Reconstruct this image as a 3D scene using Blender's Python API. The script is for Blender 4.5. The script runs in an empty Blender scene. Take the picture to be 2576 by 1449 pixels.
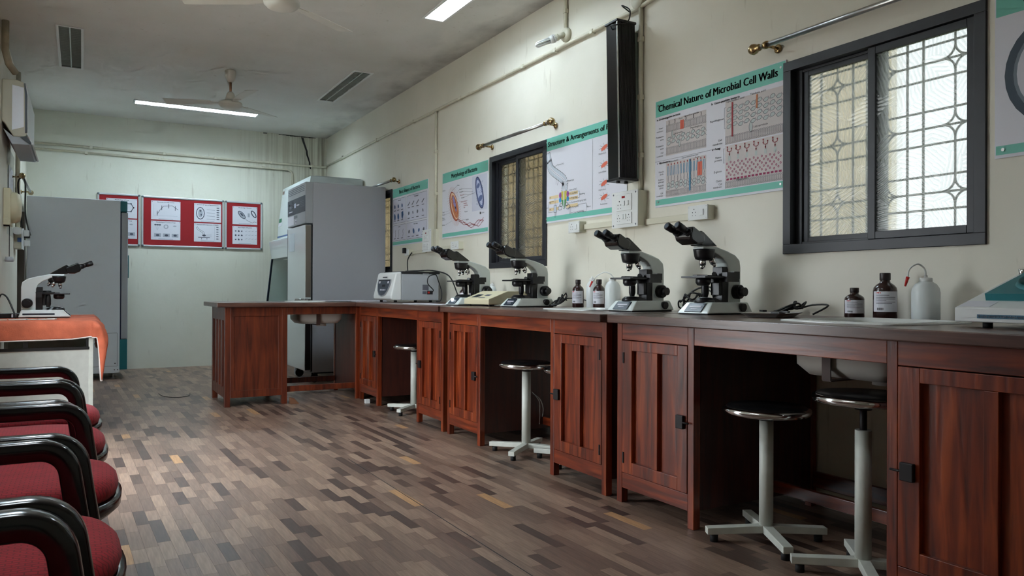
import bpy, bmesh, math, random
from mathutils import Vector, Matrix
R_ = random.Random(7)
PI = math.pi
SC = bpy.context.scene
COL = SC.collection

# ------------------------------------------------------------------ camera, world, exposure
H_EYE = 0.98
XR, YB, ZC, XL, YF = 2.95, 10.4, 3.07, -0.55, -1.6
def setup_camera():
    W, H, f = 2576., 1449., 1910.
    def rc(u, v): return Vector(((u - W/2)/f, -(v - H/2)/f, 1.))
    yc = rc(202.6, 726.5).normalized()
    roll = .0058
    up = Vector((math.sin(roll), math.cos(roll), 0))
    zc = (up - yc*up.dot(yc)).normalized()
    xc = -yc.cross(zc)
    # rows of A: world axes in camera coords (x right, y up, z forward)
    right = Vector((xc.x, yc.x, zc.x)); upw = Vector((xc.y, yc.y, zc.y)); fwd = Vector((xc.z, yc.z, zc.z))
    M = Matrix(((right.x, upw.x, -fwd.x, 0), (right.y, upw.y, -fwd.y, 0), (right.z, upw.z, -fwd.z, H_EYE), (0, 0, 0, 1)))
    cam = bpy.data.cameras.new('camera'); o = bpy.data.objects.new('camera', cam); COL.objects.link(o)
    o.matrix_world = M
    cam.sensor_fit = 'HORIZONTAL'; cam.sensor_width = 36.; cam.lens = 36.*f/W
    cam.clip_start = .02; cam.clip_end = 200
    SC.camera = o
setup_camera()
SC.view_settings.view_transform = 'Standard'; SC.view_settings.look = 'None'
SC.view_settings.gamma = 1.0; SC.view_settings.use_curve_mapping = False
SC.view_settings.exposure = 0.68
SKY = 8.0; TUBE = 46.0; TUBE2 = 26.0; TUBE3 = 15.0
wd = bpy.data.worlds.new('overcast_sky'); SC.world = wd; wd.use_nodes = True
bg = wd.node_tree.nodes['Background']; bg.inputs[0].default_value = (.86, .93, 1.0, 1); bg.inputs[1].default_value = SKY
def portal(loc, rot, sx, sy):
    l = bpy.data.lights.new('sky_portal', 'AREA'); l.shape = 'RECTANGLE'; l.size = sx; l.size_y = sy; l.cycles.is_portal = True
    o = bpy.data.objects.new('sky_portal', l); COL.objects.link(o); o.location = loc; o.rotation_euler = rot
try:
    SC.cycles.use_denoising = True
    SC.cycles.max_bounces = 6; SC.cycles.diffuse_bounces = 4; SC.cycles.glossy_bounces = 2; SC.cycles.transmission_bounces = 4; SC.cycles.transparent_max_bounces = 10
    SC.cycles.caustics_reflective = False; SC.cycles.caustics_refractive = False
    SC.cycles.use_adaptive_sampling = True; SC.cycles.adaptive_threshold = .12; SC.cycles.adaptive_min_samples = 16
    SC.cycles.sample_clamp_indirect = 6.0
except Exception: pass

# ------------------------------------------------------------------ materials
def lin(c):
    def g(x):
        x /= 255.
        return x/12.92 if x <= .04045 else ((x + .055)/1.055)**2.4
    return (g(c[0]), g(c[1]), g(c[2]), 1)
MATS = {}
def mat(name, rgb, rough=.5, metal=0., var=0., scale=8., bump=0., bscale=60., coat=0., spec=.5, stretch=None, emit=0., alpha=1.):
    if name in MATS: return MATS[name]
    m = bpy.data.materials.new(name); m.use_nodes = True; MATS[name] = m
    nt = m.node_tree; N = nt.nodes; L = nt.links; b = N['Principled BSDF']
    c = lin(rgb); b.inputs['Base Color'].default_value = c
    b.inputs['Roughness'].default_value = rough; b.inputs['Metallic'].default_value = metal
    b.inputs['Specular IOR Level'].default_value = spec
    if coat: b.inputs['Coat Weight'].default_value = coat; b.inputs['Coat Roughness'].default_value = .12
    if emit: b.inputs['Emission Color'].default_value = c; b.inputs['Emission Strength'].default_value = emit
    if var or bump:
        tc = N.new('ShaderNodeTexCoord'); mp = N.new('ShaderNodeMapping'); L.new(tc.outputs['Object'], mp.inputs[0])
        if stretch: mp.inputs['Scale'].default_value = stretch
    if var:
        n = N.new('ShaderNodeTexNoise'); n.inputs['Scale'].default_value = scale; n.inputs['Detail'].default_value = 5
        L.new(mp.outputs[0], n.inputs[0])
        r = N.new('ShaderNodeValToRGB'); e = r.color_ramp.elements
        e[0].position = .3; e[1].position = .7
        e[0].color = tuple(x*(1-var) for x in c[:3])+(1,); e[1].color = tuple(min(1, x*(1+var)) for x in c[:3])+(1,)
        L.new(n.outputs[0], r.inputs[0]); L.new(r.outputs[0], b.inputs['Base Color'])
    if bump:
        n2 = N.new('ShaderNodeTexNoise'); n2.inputs['Scale'].default_value = bscale; n2.inputs['Detail'].default_value = 4
        L.new(mp.outputs[0], n2.inputs[0])
        bp = N.new('ShaderNodeBump'); bp.inputs['Strength'].default_value = bump; bp.inputs['Distance'].default_value = .01
        L.new(n2.outputs[0], bp.inputs['Height']); L.new(bp.outputs[0], b.inputs['Normal'])
    return m

def wood_mat(name, dark, mid, light, rough=.32, vert=True, seedoff=0., coat=.25):
    m = bpy.data.materials.new(name); m.use_nodes = True; MATS[name] = m
    nt = m.node_tree; N = nt.nodes; L = nt.links; b = N['Principled BSDF']
    tc = N.new('ShaderNodeTexCoord'); mp = N.new('ShaderNodeMapping'); L.new(tc.outputs['Object'], mp.inputs[0])
    mp.inputs['Scale'].default_value = (14, 14, 1.2) if vert else (1.2, 14, 14)
    mp.inputs['Location'].default_value = (seedoff, seedoff*.7, 0)
    n = N.new('ShaderNodeTexNoise'); n.inputs['Scale'].default_value = 2.2; n.inputs['Detail'].default_value = 8; n.inputs['Distortion'].default_value = .6
    L.new(mp.outputs[0], n.inputs[0])
    r = N.new('ShaderNodeValToRGB'); e = r.color_ramp.elements
    e[0].position = .28; e[0].color = lin(dark); e[1].position = .75; e[1].color = lin(light)
    x = e.new(.5); x.color = lin(mid)
    L.new(n.outputs[0], r.inputs[0])
    # worn varnish streaks
    n2 = N.new('ShaderNodeTexNoise'); n2.inputs['Scale'].default_value = 3.0; n2.inputs['Detail'].default_value = 3
    L.new(tc.outputs['Object'], n2.inputs[0])
    r2 = N.new('ShaderNodeValToRGB'); r2.color_ramp.elements[0].position = .35; r2.color_ramp.elements[1].position = .75
    r2.color_ramp.elements[0].color = (.72, .66, .66, 1); r2.color_ramp.elements[1].color = (1.18, 1.1, 1.02, 1)
    L.new(n2.outputs[0], r2.inputs[0])
    mx = N.new('ShaderNodeMix'); mx.data_type = 'RGBA'; mx.blend_type = 'MULTIPLY'; mx.inputs[0].default_value = 1
    L.new(r.outputs[0], mx.inputs[6]); L.new(r2.outputs[0], mx.inputs[7]); L.new(mx.outputs[2], b.inputs['Base Color'])
    b.inputs['Roughness'].default_value = rough; b.inputs['Coat Weight'].default_value = coat; b.inputs['Coat Roughness'].default_value = .2
    bp = N.new('ShaderNodeBump'); bp.inputs['Strength'].default_value = .25; bp.inputs['Distance'].default_value = .004
    L.new(n.outputs[0], bp.inputs['Height']); L.new(bp.outputs[0], b.inputs['Normal'])
    return m
WOODV = wood_mat('mahogany_upright', (60, 20, 9), (114, 44, 18), (156, 74, 34))
WOODH = wood_mat('mahogany_across', (60, 20, 9), (118, 46, 19), (160, 78, 36), vert=False, seedoff=3.3)
WOODC = wood_mat('mahogany_cross_bench_shaded', (50, 18, 9), (90, 37, 18), (118, 55, 27), rough=.38, coat=.15, seedoff=5.)  # darker copy of the mahogany: shade of its camera-facing side in the colour
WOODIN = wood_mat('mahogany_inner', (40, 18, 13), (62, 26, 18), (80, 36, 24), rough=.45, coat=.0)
WOODTOP = wood_mat('worktop_wood', (64, 42, 36), (88, 62, 53), (110, 84, 73), rough=.3, vert=False, seedoff=8., coat=.3)

def wall_mat(name, rgb, damp=None, dcol=(122, 108, 78), dsc=(22, 22, .5)):
    m = bpy.data.materials.new(name); m.use_nodes = True
    nt = m.node_tree; N = nt.nodes; L = nt.links; b = N['Principled BSDF']; b.inputs['Roughness'].default_value = .62
    tc = N.new('ShaderNodeTexCoord')
    n = N.new('ShaderNodeTexNoise'); n.inputs['Scale'].default_value = 1.3; n.inputs['Detail'].default_value = 7
    L.new(tc.outputs['Object'], n.inputs[0])
    c = lin(rgb); r = N.new('ShaderNodeValToRGB'); e = r.color_ramp.elements; e[0].position = .3; e[1].position = .7
    e[0].color = (c[0]*.9, c[1]*.9, c[2]*.86, 1); e[1].color = (min(1, c[0]*1.04), min(1, c[1]*1.04), min(1, c[2]*1.04), 1)
    L.new(n.outputs[0], r.inputs[0]); out = r.outputs[0]
    # small scuffs and drips
    mp = N.new('ShaderNodeMapping'); mp.inputs['Scale'].default_value = (9, 9, 1.4); L.new(tc.outputs['Object'], mp.inputs[0])
    n3 = N.new('ShaderNodeTexNoise'); n3.inputs['Scale'].default_value = 2.4; n3.inputs['Detail'].default_value = 6; L.new(mp.outputs[0], n3.inputs[0])
    r3 = N.new('ShaderNodeValToRGB'); r3.color_ramp.elements[0].position = .66; r3.color_ramp.elements[1].position = .8
    r3.color_ramp.elements[0].color = (0, 0, 0, 1); r3.color_ramp.elements[1].color = (.45, .45, .45, 1); L.new(n3.outputs[0], r3.inputs[0])
    mx = N.new('ShaderNodeMix'); mx.data_type = 'RGBA'; L.new(r3.outputs[0], mx.inputs[0]); L.new(out, mx.inputs[6]); mx.inputs[7].default_value = lin((150, 138, 112)); out = mx.outputs[2]
    if damp:   # a damp-stained area: axis 0 coordinate range, drips run down
        sp = N.new('ShaderNodeSeparateXYZ'); L.new(tc.outputs['Object'], sp.inputs[0])
        mr = N.new('ShaderNodeMapRange'); L.new(sp.outputs[damp[0]], mr.inputs[0])
        mr.inputs[1].default_value = damp[1]; mr.inputs[2].default_value = damp[2]
        mp2 = N.new('ShaderNodeMapping'); mp2.inputs['Scale'].default_value = dsc; L.new(tc.outputs['Object'], mp2.inputs[0])
        n4 = N.new('ShaderNodeTexNoise'); n4.inputs['Scale'].default_value = 2.; n4.inputs['Detail'].default_value = 5; L.new(mp2.outputs[0], n4.inputs[0])
        r4 = N.new('ShaderNodeValToRGB'); r4.color_ramp.elements[0].position = .42; r4.color_ramp.elements[1].position = .68
        L.new(n4.outputs[0], r4.inputs[0])
        mz = N.new('ShaderNodeMapRange'); L.new(sp.outputs[2], mz.inputs[0]); mz.inputs[1].default_value = 1.0; mz.inputs[2].default_value = 2.7
        mz.inputs[3].default_value = .12; mz.inputs[4].default_value = .75
        a1 = N.new('ShaderNodeMath'); a1.operation = 'MULTIPLY'; L.new(mr.outputs[0], a1.inputs[0]); L.new(r4.outputs[0], a1.inputs[1])
        a2 = N.new('ShaderNodeMath'); a2.operation = 'MULTIPLY'; L.new(a1.outputs[0], a2.inputs[0]); L.new(mz.outputs[0], a2.inputs[1])
        m2 = N.new('ShaderNodeMix'); m2.data_type = 'RGBA'; L.new(a2.outputs[0], m2.inputs[0]); L.new(out, m2.inputs[6]); m2.inputs[7].default_value = lin(dcol); out = m2.outputs[2]
    L.new(out, b.inputs['Base Color'])
    nb = N.new('ShaderNodeTexNoise'); nb.inputs['Scale'].default_value = 18; nb.inputs['Detail'].default_value = 6; L.new(tc.outputs['Object'], nb.inputs[0])
    bp = N.new('ShaderNodeBump'); bp.inputs['Strength'].default_value = .12; bp.inputs['Distance'].default_value = .01
    L.new(nb.outputs[0], bp.inputs['Height']); L.new(bp.outputs[0], b.inputs['Normal'])
    return m
WALL = wall_mat('cream_wall_paint', (230, 226, 213))
WALLB = wall_mat('cream_wall_paint_damp', (226, 226, 213), damp=(0, 1.7, 2.95))
CEILM = wall_mat('ceiling_paint', (222, 220, 216), damp=(0, 2.35, 3.1), dcol=(96, 92, 88), dsc=(1.6, .9, 1))
M = dict(
 black=mat('black_plastic', (20, 20, 23), .35), gloss=mat('gloss_black_plastic', (9, 9, 12), .2, coat=.3),
 rubber=mat('black_rubber', (18, 18, 18), .7), white=mat('white_plastic', (228, 230, 228), .4),
 ivory=mat('ivory_plastic', (214, 210, 190), .45), enamel=mat('microscope_enamel', (222, 230, 227), .3, coat=.3),
 chrome=mat('chrome', (225, 225, 225), .12, 1.), steel=mat('steel', (180, 180, 178), .3, 1.), brass=mat('brass', (170, 146, 104), .25, 1.),
 greyp=mat('grey_powder_coat', (168, 172, 176), .45, var=.04, scale=3), fridge=mat('fridge_grey', (176, 178, 184), .38), fridgew=mat('fridge_white', (214, 224, 224), .25, coat=.4),
 teal=mat('teal_plastic', (20, 110, 118), .45), tealp=mat('teal_print', (112, 190, 172), .5), paper=mat('paper_white', (222, 222, 230), .55),
 conduit=mat('conduit_paint', (214, 210, 190), .5, var=.08, scale=14), dkframe=mat('dark_window_frame', (29, 30, 36), .45, var=.1, scale=20),
 stoolw=mat('stool_white_paint', (206, 208, 198), .4, var=.06, scale=20), stoolseat=mat('stool_black_seat', (20, 19, 20), .3),
 redf=mat('red_board_felt', (150, 26, 34), .9, bump=.2, bscale=400), alu=mat('aluminium_trim', (208, 212, 214), .35, .6), corner=mat('grey_corner_plastic', (96, 106, 110), .5),
 amber=mat('amber_bottle', (44, 22, 20), .22, coat=.3), dkcap=mat('dark_cap', (34, 22, 22), .4), redp=mat('red_plastic', (190, 36, 32), .35),
 beige=mat('beige_metal', (214, 205, 172), .45), navy=mat('navy_plate', (40, 52, 66), .35), ink=mat('ink_black', (26, 28, 32), .6), inkg=mat('ink_grey', (96, 98, 108), .6),
 ceramic=mat('sink_ceramic', (222, 224, 220), .18, coat=.4), sinkg=mat('sink_grey', (196, 192, 184), .35), strap=mat('rust_strap', (70, 48, 40), .6),
 cable=mat('black_cable', (18, 18, 18), .5), bronze=mat('door_edge_steel', (130, 122, 112), .35, .7), dkmetal=mat('dark_iron', (34, 30, 30), .5, .5),
 louv=mat('dull_louvre', (176, 184, 178), .4, .3), dimrefl=mat('fixture_inner', (104, 114, 108), .4, .3), fanw=mat('fan_enamel', (206, 202, 192), .4), fanrod=mat('fan_rod', (150, 110, 80), .4, .5),
 deskpanel=mat('desk_panel_laminate', (188, 188, 180), .5, var=.05, scale=30), brownpost=mat('brown_painted_wood', (62, 54, 44), .6),
 bluep=mat('blue_clip', (50, 88, 140), .4), spk=mat('speaker_black', (24, 24, 27), .45), spkside=mat('speaker_back_plate', (128, 142, 134), .5),
)
tubeglow = mat('lit_tube_diffuser', (222, 242, 255), .5, emit=TUBE)
tubeglow2 = mat('lit_tube_diffuser_dimmer', (226, 243, 255), .5, emit=TUBE2)
tubeglow3 = mat('lit_tube_diffuser_dimmest', (236, 244, 250), .5, emit=TUBE3)  # weakest emission, for the unseen strip over the chairs
ledglow = mat('microscope_lamp_glow', (235, 250, 255), .3, emit=2.5)
indic = mat('indicator_red', (140, 20, 24), .3)
# red quilted seat fabric
def fabric():
    m = mat('red_velvet', (172, 20, 36), .9, var=.12, scale=25); nt = m.node_tree; N = nt.nodes; L = nt.links; b = N['Principled BSDF']
    b.inputs['Sheen Weight'].default_value = .06
    tc = N.new('ShaderNodeTexCoord'); br = N.new('ShaderNodeTexBrick'); br.inputs['Scale'].default_value = 26
    br.inputs['Mortar Size'].default_value = .035; br.inputs['Color1'].default_value = (1, 1, 1, 1); br.inputs['Color2'].default_value = (.8, .8, .8, 1); br.inputs['Mortar'].default_value = (0, 0, 0, 1)
    L.new(tc.outputs['Object'], br.inputs[0]); bp = N.new('ShaderNodeBump'); bp.inputs['Strength'].default_value = .35; bp.inputs['Distance'].default_value = .004
    L.new(br.outputs[0], bp.inputs['Height']); L.new(bp.outputs[0], b.inputs['Normal'])
    src = b.inputs['Base Color'].links[0].from_socket; mx = N.new('ShaderNodeMix'); mx.data_type = 'RGBA'; mx.blend_type = 'MULTIPLY'; mx.inputs[0].default_value = .45; L.new(src, mx.inputs[6]); L.new(br.outputs[0], mx.inputs[7]); L.new(mx.outputs[2], b.inputs['Base Color']); return m
RED = fabric()
CLOTH = mat('orange_tablecloth', (206, 106, 76), .85, var=.28, scale=7, bump=.2, bscale=120)
PIPING = mat('white_piping', (236, 226, 220), .7)
def glass_mat():
    m = bpy.data.materials.new('patterned_frosted_glass'); m.use_nodes = True; nt = m.node_tree; N = nt.nodes; L = nt.links
    for n in list(N): N.remove(n)
    o = N.new('ShaderNodeOutputMaterial'); tr = N.new('ShaderNodeBsdfTransparent'); tl = N.new('ShaderNodeBsdfTranslucent'); gl = N.new('ShaderNodeBsdfGlossy'); rf = N.new('ShaderNodeBsdfRefraction')
    g = (.375, .38, .37, 1); tl.inputs[0].default_value = g; tr.inputs[0].default_value = g; rf.inputs[0].default_value = g; rf.inputs['Roughness'].default_value = .16; rf.inputs['IOR'].default_value = 1.02; gl.inputs['Roughness'].default_value = .2
    tc = N.new('ShaderNodeTexCoord')
    # feathered swirl relief: strokes whose direction changes from cell to cell
    vo = N.new('ShaderNodeTexVoronoi'); vo.inputs['Scale'].default_value = 8; L.new(tc.outputs['Object'], vo.inputs[0])
    sub = N.new('ShaderNodeVectorMath'); sub.operation = 'SUBTRACT'; L.new(tc.outputs['Object'], sub.inputs[0]); L.new(vo.outputs['Position'], sub.inputs[1])
    vr = N.new('ShaderNodeVectorRotate'); vr.rotation_type = 'X_AXIS'; L.new(sub.outputs[0], vr.inputs['Vector'])
    am = N.new('ShaderNodeMath'); am.operation = 'MULTIPLY'; am.inputs[1].default_value = 6.28; sp = N.new('ShaderNodeSeparateColor'); L.new(vo.outputs['Color'], sp.inputs[0]); L.new(sp.outputs[0], am.inputs[0]); L.new(am.outputs[0], vr.inputs['Angle'])
    wv = N.new('ShaderNodeTexWave'); wv.wave_type = 'BANDS'; wv.bands_direction = 'Y'; wv.inputs['Scale'].default_value = 19; wv.inputs['Distortion'].default_value = 3.5; wv.inputs['Detail'].default_value = 2; wv.inputs['Detail Scale'].default_value = 1.2
    L.new(vr.outputs[0], wv.inputs[0])
    bp = N.new('ShaderNodeBump'); bp.inputs['Strength'].default_value = .35; bp.inputs['Distance'].default_value = .006; L.new(wv.outputs['Fac'], bp.inputs['Height'])
    for q in (gl, tl): L.new(bp.outputs[0], q.inputs['Normal'])
    nz = N.new('ShaderNodeTexNoise'); nz.inputs['Scale'].default_value = 5.; L.new(tc.outputs['Object'], nz.inputs[0])
    ma = N.new('ShaderNodeMath'); ma.operation = 'MULTIPLY'; L.new(wv.outputs['Fac'], ma.inputs[0]); L.new(nz.outputs[0], ma.inputs[1])
    mr = N.new('ShaderNodeMapRange'); L.new(ma.outputs[0], mr.inputs[0]); mr.inputs[1].default_value = .1; mr.inputs[2].default_value = .6; mr.inputs[3].default_value = .24; mr.inputs[4].default_value = .38
    m0 = N.new('ShaderNodeMixShader'); m0.inputs[0].default_value = .62; L.new(tr.outputs[0], m0.inputs[1]); L.new(rf.outputs[0], m0.inputs[2])
    m1 = N.new('ShaderNodeMixShader'); L.new(mr.outputs[0], m1.inputs[0]); L.new(m0.outputs[0], m1.inputs[1]); L.new(tl.outputs[0], m1.inputs[2])
    m2 = N.new('ShaderNodeMixShader'); m2.inputs[0].default_value = .05; L.new(m1.outputs[0], m2.inputs[1]); L.new(gl.outputs[0], m2.inputs[2]); L.new(m2.outputs[0], o.inputs[0])
    return m
PANE = glass_mat()
def hazy_plastic(name, rgb, tr=.35, rough=.3):
    m = bpy.data.materials.new(name); m.use_nodes = True; nt = m.node_tree; N = nt.nodes; L = nt.links; b = N['Principled BSDF']
    b.inputs['Base Color'].default_value = lin(rgb); b.inputs['Roughness'].default_value = rough
    o = N['Material Output']; t = N.new('ShaderNodeBsdfTransparent'); mx = N.new('ShaderNodeMixShader'); mx.inputs[0].default_value = 1-tr
    L.new(t.outputs[0], mx.inputs[1]); L.new(b.outputs[0], mx.inputs[2]); L.new(mx.outputs[0], o.inputs[0]); return m
POLY = hazy_plastic('milky_polythene', (242, 248, 248), .28)
CLEAR = hazy_plastic('clear_film', (225, 230, 225), .75, .12)
HOODG = hazy_plastic('hood_side_glass', (150, 180, 170), .6, .08)

# ------------------------------------------------------------------ mesh helpers
class MB:
    def __init__(s): s.v = []; s.f = []; s.sm = []; s.mi = []; s.mats = []; s.cur = 0
    def use(s, m):
        if m not in s.mats: s.mats.append(m)
        s.cur = s.mats.index(m); return s
    def face(s, idx, smooth=False): s.f.append(tuple(idx)); s.sm.append(smooth); s.mi.append(s.cur)
    def hexa(s, p, smooth=False):
        b = len(s.v); s.v += [tuple(q) for q in p]
        for q in ((0,3,2,1),(4,5,6,7),(0,1,5,4),(1,2,6,5),(2,3,7,6),(3,0,4,7)): s.face([b+i for i in q], smooth)
        return s
    def box(s, x0, x1, y0, y1, z0, z1):
        return s.hexa([(x0,y0,z0),(x1,y0,z0),(x1,y1,z0),(x0,y1,z0),(x0,y0,z1),(x1,y0,z1),(x1,y1,z1),(x0,y1,z1)])
    def frustum(s, x0, x1, y0, y1, z0, X0, X1, Y0, Y1, z1):
        return s.hexa([(x0,y0,z0),(x1,y0,z0),(x1,y1,z0),(x0,y1,z0),(X0,Y0,z1),(X1,Y0,z1),(X1,Y1,z1),(X0,Y1,z1)])
    def prism(s, poly, axis, a, b):   # poly in the two other axes (x,z) for axis 'y', (y,z) for 'x', (x,y) for 'z'
        def P(p, t): return {'y': (p[0], t, p[1]), 'x': (t, p[0], p[1]), 'z': (p[0], p[1], t)}[axis]
        n = len(poly); k = len(s.v); s.v += [P(p, a) for p in poly] + [P(p, b) for p in poly]
        s.face(list(range(k, k+n))); s.face(list(range(k+2*n-1, k+n-1, -1)))
        for i in range(n): j = (i+1) % n; s.face((k+j, k+i, k+n+i, k+n+j))
        return s
    def loft(s, rings, cap=True, smooth=True, closed=True):
        k = len(s.v); n = len(rings[0])
        for r in rings: s.v += [tuple(p) for p in r]
        for a in range(len(rings)-1):
            for i in range(n if closed else n-1):
                j = (i+1) % n; s.face((k+a*n+i, k+a*n+j, k+(a+1)*n+j, k+(a+1)*n+i), smooth)
        if cap and closed: s.face([k+i for i in range(n)][::-1]); s.face([k+(len(rings)-1)*n+i for i in range(n)])
        return s
    def cyl(s, p0, p1, r0, r1=None, n=16, smooth=True, cap=True):
        r1 = r0 if r1 is None else r1; p0 = Vector(p0); p1 = Vector(p1); d = (p1-p0).normalized()
        a = d.orthogonal().normalized(); b = d.cross(a)
        ring = lambda c, r: [c + a*(r*math.cos(2*PI*i/n)) + b*(r*math.sin(2*PI*i/n)) for i in range(n)]
        return s.loft([ring(p0, r0), ring(p1, r1)], cap, smooth)
    def lathe(s, prof, c=(0,0,0), n=24, axis='z', smooth=True, cap=True):
        rings = []
        for r, h in prof:
            rg = []
            for i in range(n):
                t = 2*PI*i/n; x, y = r*math.cos(t), r*math.sin(t)
                p = {'z': (x, y, h), 'x': (h, x, y), 'y': (x, h, -y)}[axis]
                rg.append((p[0]+c[0], p[1]+c[1], p[2]+c[2]))
            rings.append(rg)
        return s.loft(rings, cap, smooth)
    def tube(s, pts, r, n=8, closed=False, r2=None, cap=True):
        pts = [Vector(p) for p in pts]; m = len(pts); rings = []; a = None
        for i, p in enumerate(pts):
            d = (pts[min(i+1, m-1)] - pts[max(i-1, 0)]).normalized()
            if a is None: a = d.orthogonal().normalized()
            a = (a - d*a.dot(d)).normalized(); b = d.cross(a)
            rr = r if r2 is None else r + (r2-r)*i/(m-1)
            rings.append([p + a*(rr*math.cos(2*PI*k/n)) + b*(rr*math.sin(2*PI*k/n)) for k in range(n)])
        return s.loft(rings, cap, True)
    def sweep(s, pts, lat, hw, ht, n=12, e=2.6):  # rounded flat section; lat = fixed lateral direction
        pts = [Vector(p) for p in pts]; lat = Vector(lat); m = len(pts); rings = []
        for i, p in enumerate(pts):
            d = (pts[min(i+1, m-1)] - pts[max(i-1, 0)]).normalized(); nn = d.cross(lat).normalized()
            rg = []
            for k in range(n):
                t = 2*PI*k/n; c, q = math.cos(t), math.sin(t)
                rg.append(p + lat*(hw*math.copysign(abs(c)**(2/e), c)) + nn*(ht*math.copysign(abs(q)**(2/e), q)))
            rings.append(rg)
        return s.loft(rings, True, True)
    def ball(s, c, r, n=12, m=8):
        return s.lathe([(r*math.sin(PI*i/m) if 0 < i < m else r*.02, -r*math.cos(PI*i/m)) for i in range(m+1)], c, n)
    def mesh(s, name):
        me = bpy.data.meshes.new(name); me.from_pydata([tuple(v) for v in s.v], [], s.f)
        for p, q, k in zip(me.polygons, s.sm, s.mi): p.use_smooth = q; p.material_index = k
        return me
    def build(s, name, m=None, parent=None, bevel=0., fix=True, seg=2):
        me = s.mesh(name)
        if s.mats:
            for q in s.mats: me.materials.append(q)
        else: me.materials.append(m)
        if fix:
            bm = bmesh.new(); bm.from_mesh(me); bmesh.ops.recalc_face_normals(bm, faces=bm.faces); bm.to_mesh(me); bm.free()
        o = bpy.data.objects.new(name, me); COL.objects.link(o)
        if parent is not None: o.parent = parent
        if bevel:
            md = o.modifiers.new('bevel', 'BEVEL'); md.width = bevel; md.segments = seg; md.limit_method = 'ANGLE'; md.angle_limit = math.radians(40)
        return o
def arc(c, r, a0, a1, n, plane='xz', y=0.):
    out = []
    for i in range(n+1):
        t = math.radians(a0 + (a1-a0)*i/n); p, q = c[0]+r*math.cos(t), c[1]+r*math.sin(t)
        out.append({'xz': (p, y, q), 'yz': (y, p, q), 'xy': (p, q, y)}[plane])
    return out
def spline(pts, k=6):
    pts = [Vector(p) for p in pts]; out = []
    for i in range(len(pts)-1):
        p0 = pts[max(i-1, 0)]; p1 = pts[i]; p2 = pts[i+1]; p3 = pts[min(i+2, len(pts)-1)]
        for j in range(k):
            t = j/k; out.append(.5*((2*p1) + (p2-p0)*t + (2*p0-5*p1+4*p2-p3)*t*t + (3*p1-p0-3*p2+p3)*t**3))
    out.append(pts[-1]); return out
def tag(o, label=None, cat=None, group=None, kind=None):
    if label: o['label'] = label
    if cat: o['category'] = cat
    if group: o['group'] = group
    if kind: o['kind'] = kind
    return o
def thing(name, label, cat, loc=(0,0,0), rz=0., group=None):
    o = bpy.data.objects.new(name, None); COL.objects.link(o); o.empty_display_size = .05
    o.location = loc; o.rotation_euler = (0, 0, rz); return tag(o, label, cat, group)
def struct(name, loc=(0,0,0)):
    o = bpy.data.objects.new(name, None); COL.objects.link(o); o.location = loc; o['kind'] = 'structure'; return o
def copy_tree(o, parent=None):
    c = o.copy(); COL.objects.link(c); c.parent = parent
    for ch in list(o.children): copy_tree(ch, c)
    return c
def slab_holes(mb, axis, a, b, U, V, holes):   # slab between a..b along axis with rectangular holes (u0,u1,v0,v1)
    us = sorted({U[0], U[1], *[h[0] for h in holes], *[h[1] for h in holes]}); vs = sorted({V[0], V[1], *[h[2] for h in holes], *[h[3] for h in holes]})
    us = [u for u in us if U[0] <= u <= U[1]]; vs = [v for v in vs if V[0] <= v <= V[1]]
    def P(t, u, v): return {'x': (t, u, v), 'y': (u, t, v), 'z': (u, v, t)}[axis]
    solid = {}
    for i in range(len(us)-1):
        for j in range(len(vs)-1):
            cu, cv = (us[i]+us[i+1])/2, (vs[j]+vs[j+1])/2
            solid[i, j] = not any(h[0] < cu < h[1] and h[2] < cv < h[3] for h in holes)
    def quad(p): k = len(mb.v); mb.v += p; mb.face((k, k+1, k+2, k+3))
    for (i, j), sld in solid.items():
        if not sld: continue
        u0, u1, v0, v1 = us[i], us[i+1], vs[j], vs[j+1]
        for t in (a, b): quad([P(t,u0,v0), P(t,u1,v0), P(t,u1,v1), P(t,u0,v1)])
        for di, dj, e in ((-1,0,((u0,v0),(u0,v1))), (1,0,((u1,v0),(u1,v1))), (0,-1,((u0,v0),(u1,v0))), (0,1,((u0,v1),(u1,v1)))):
            if not solid.get((i+di, j+dj), False): quad([P(a,*e[0]), P(b,*e[0]), P(b,*e[1]), P(a,*e[1])])
    return mb
def welded(o):
    bm = bmesh.new(); bm.from_mesh(o.data); bmesh.ops.remove_doubles(bm, verts=bm.verts, dist=1e-5); bmesh.ops.recalc_face_normals(bm, faces=bm.faces); bm.to_mesh(o.data); bm.free(); return o

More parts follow.
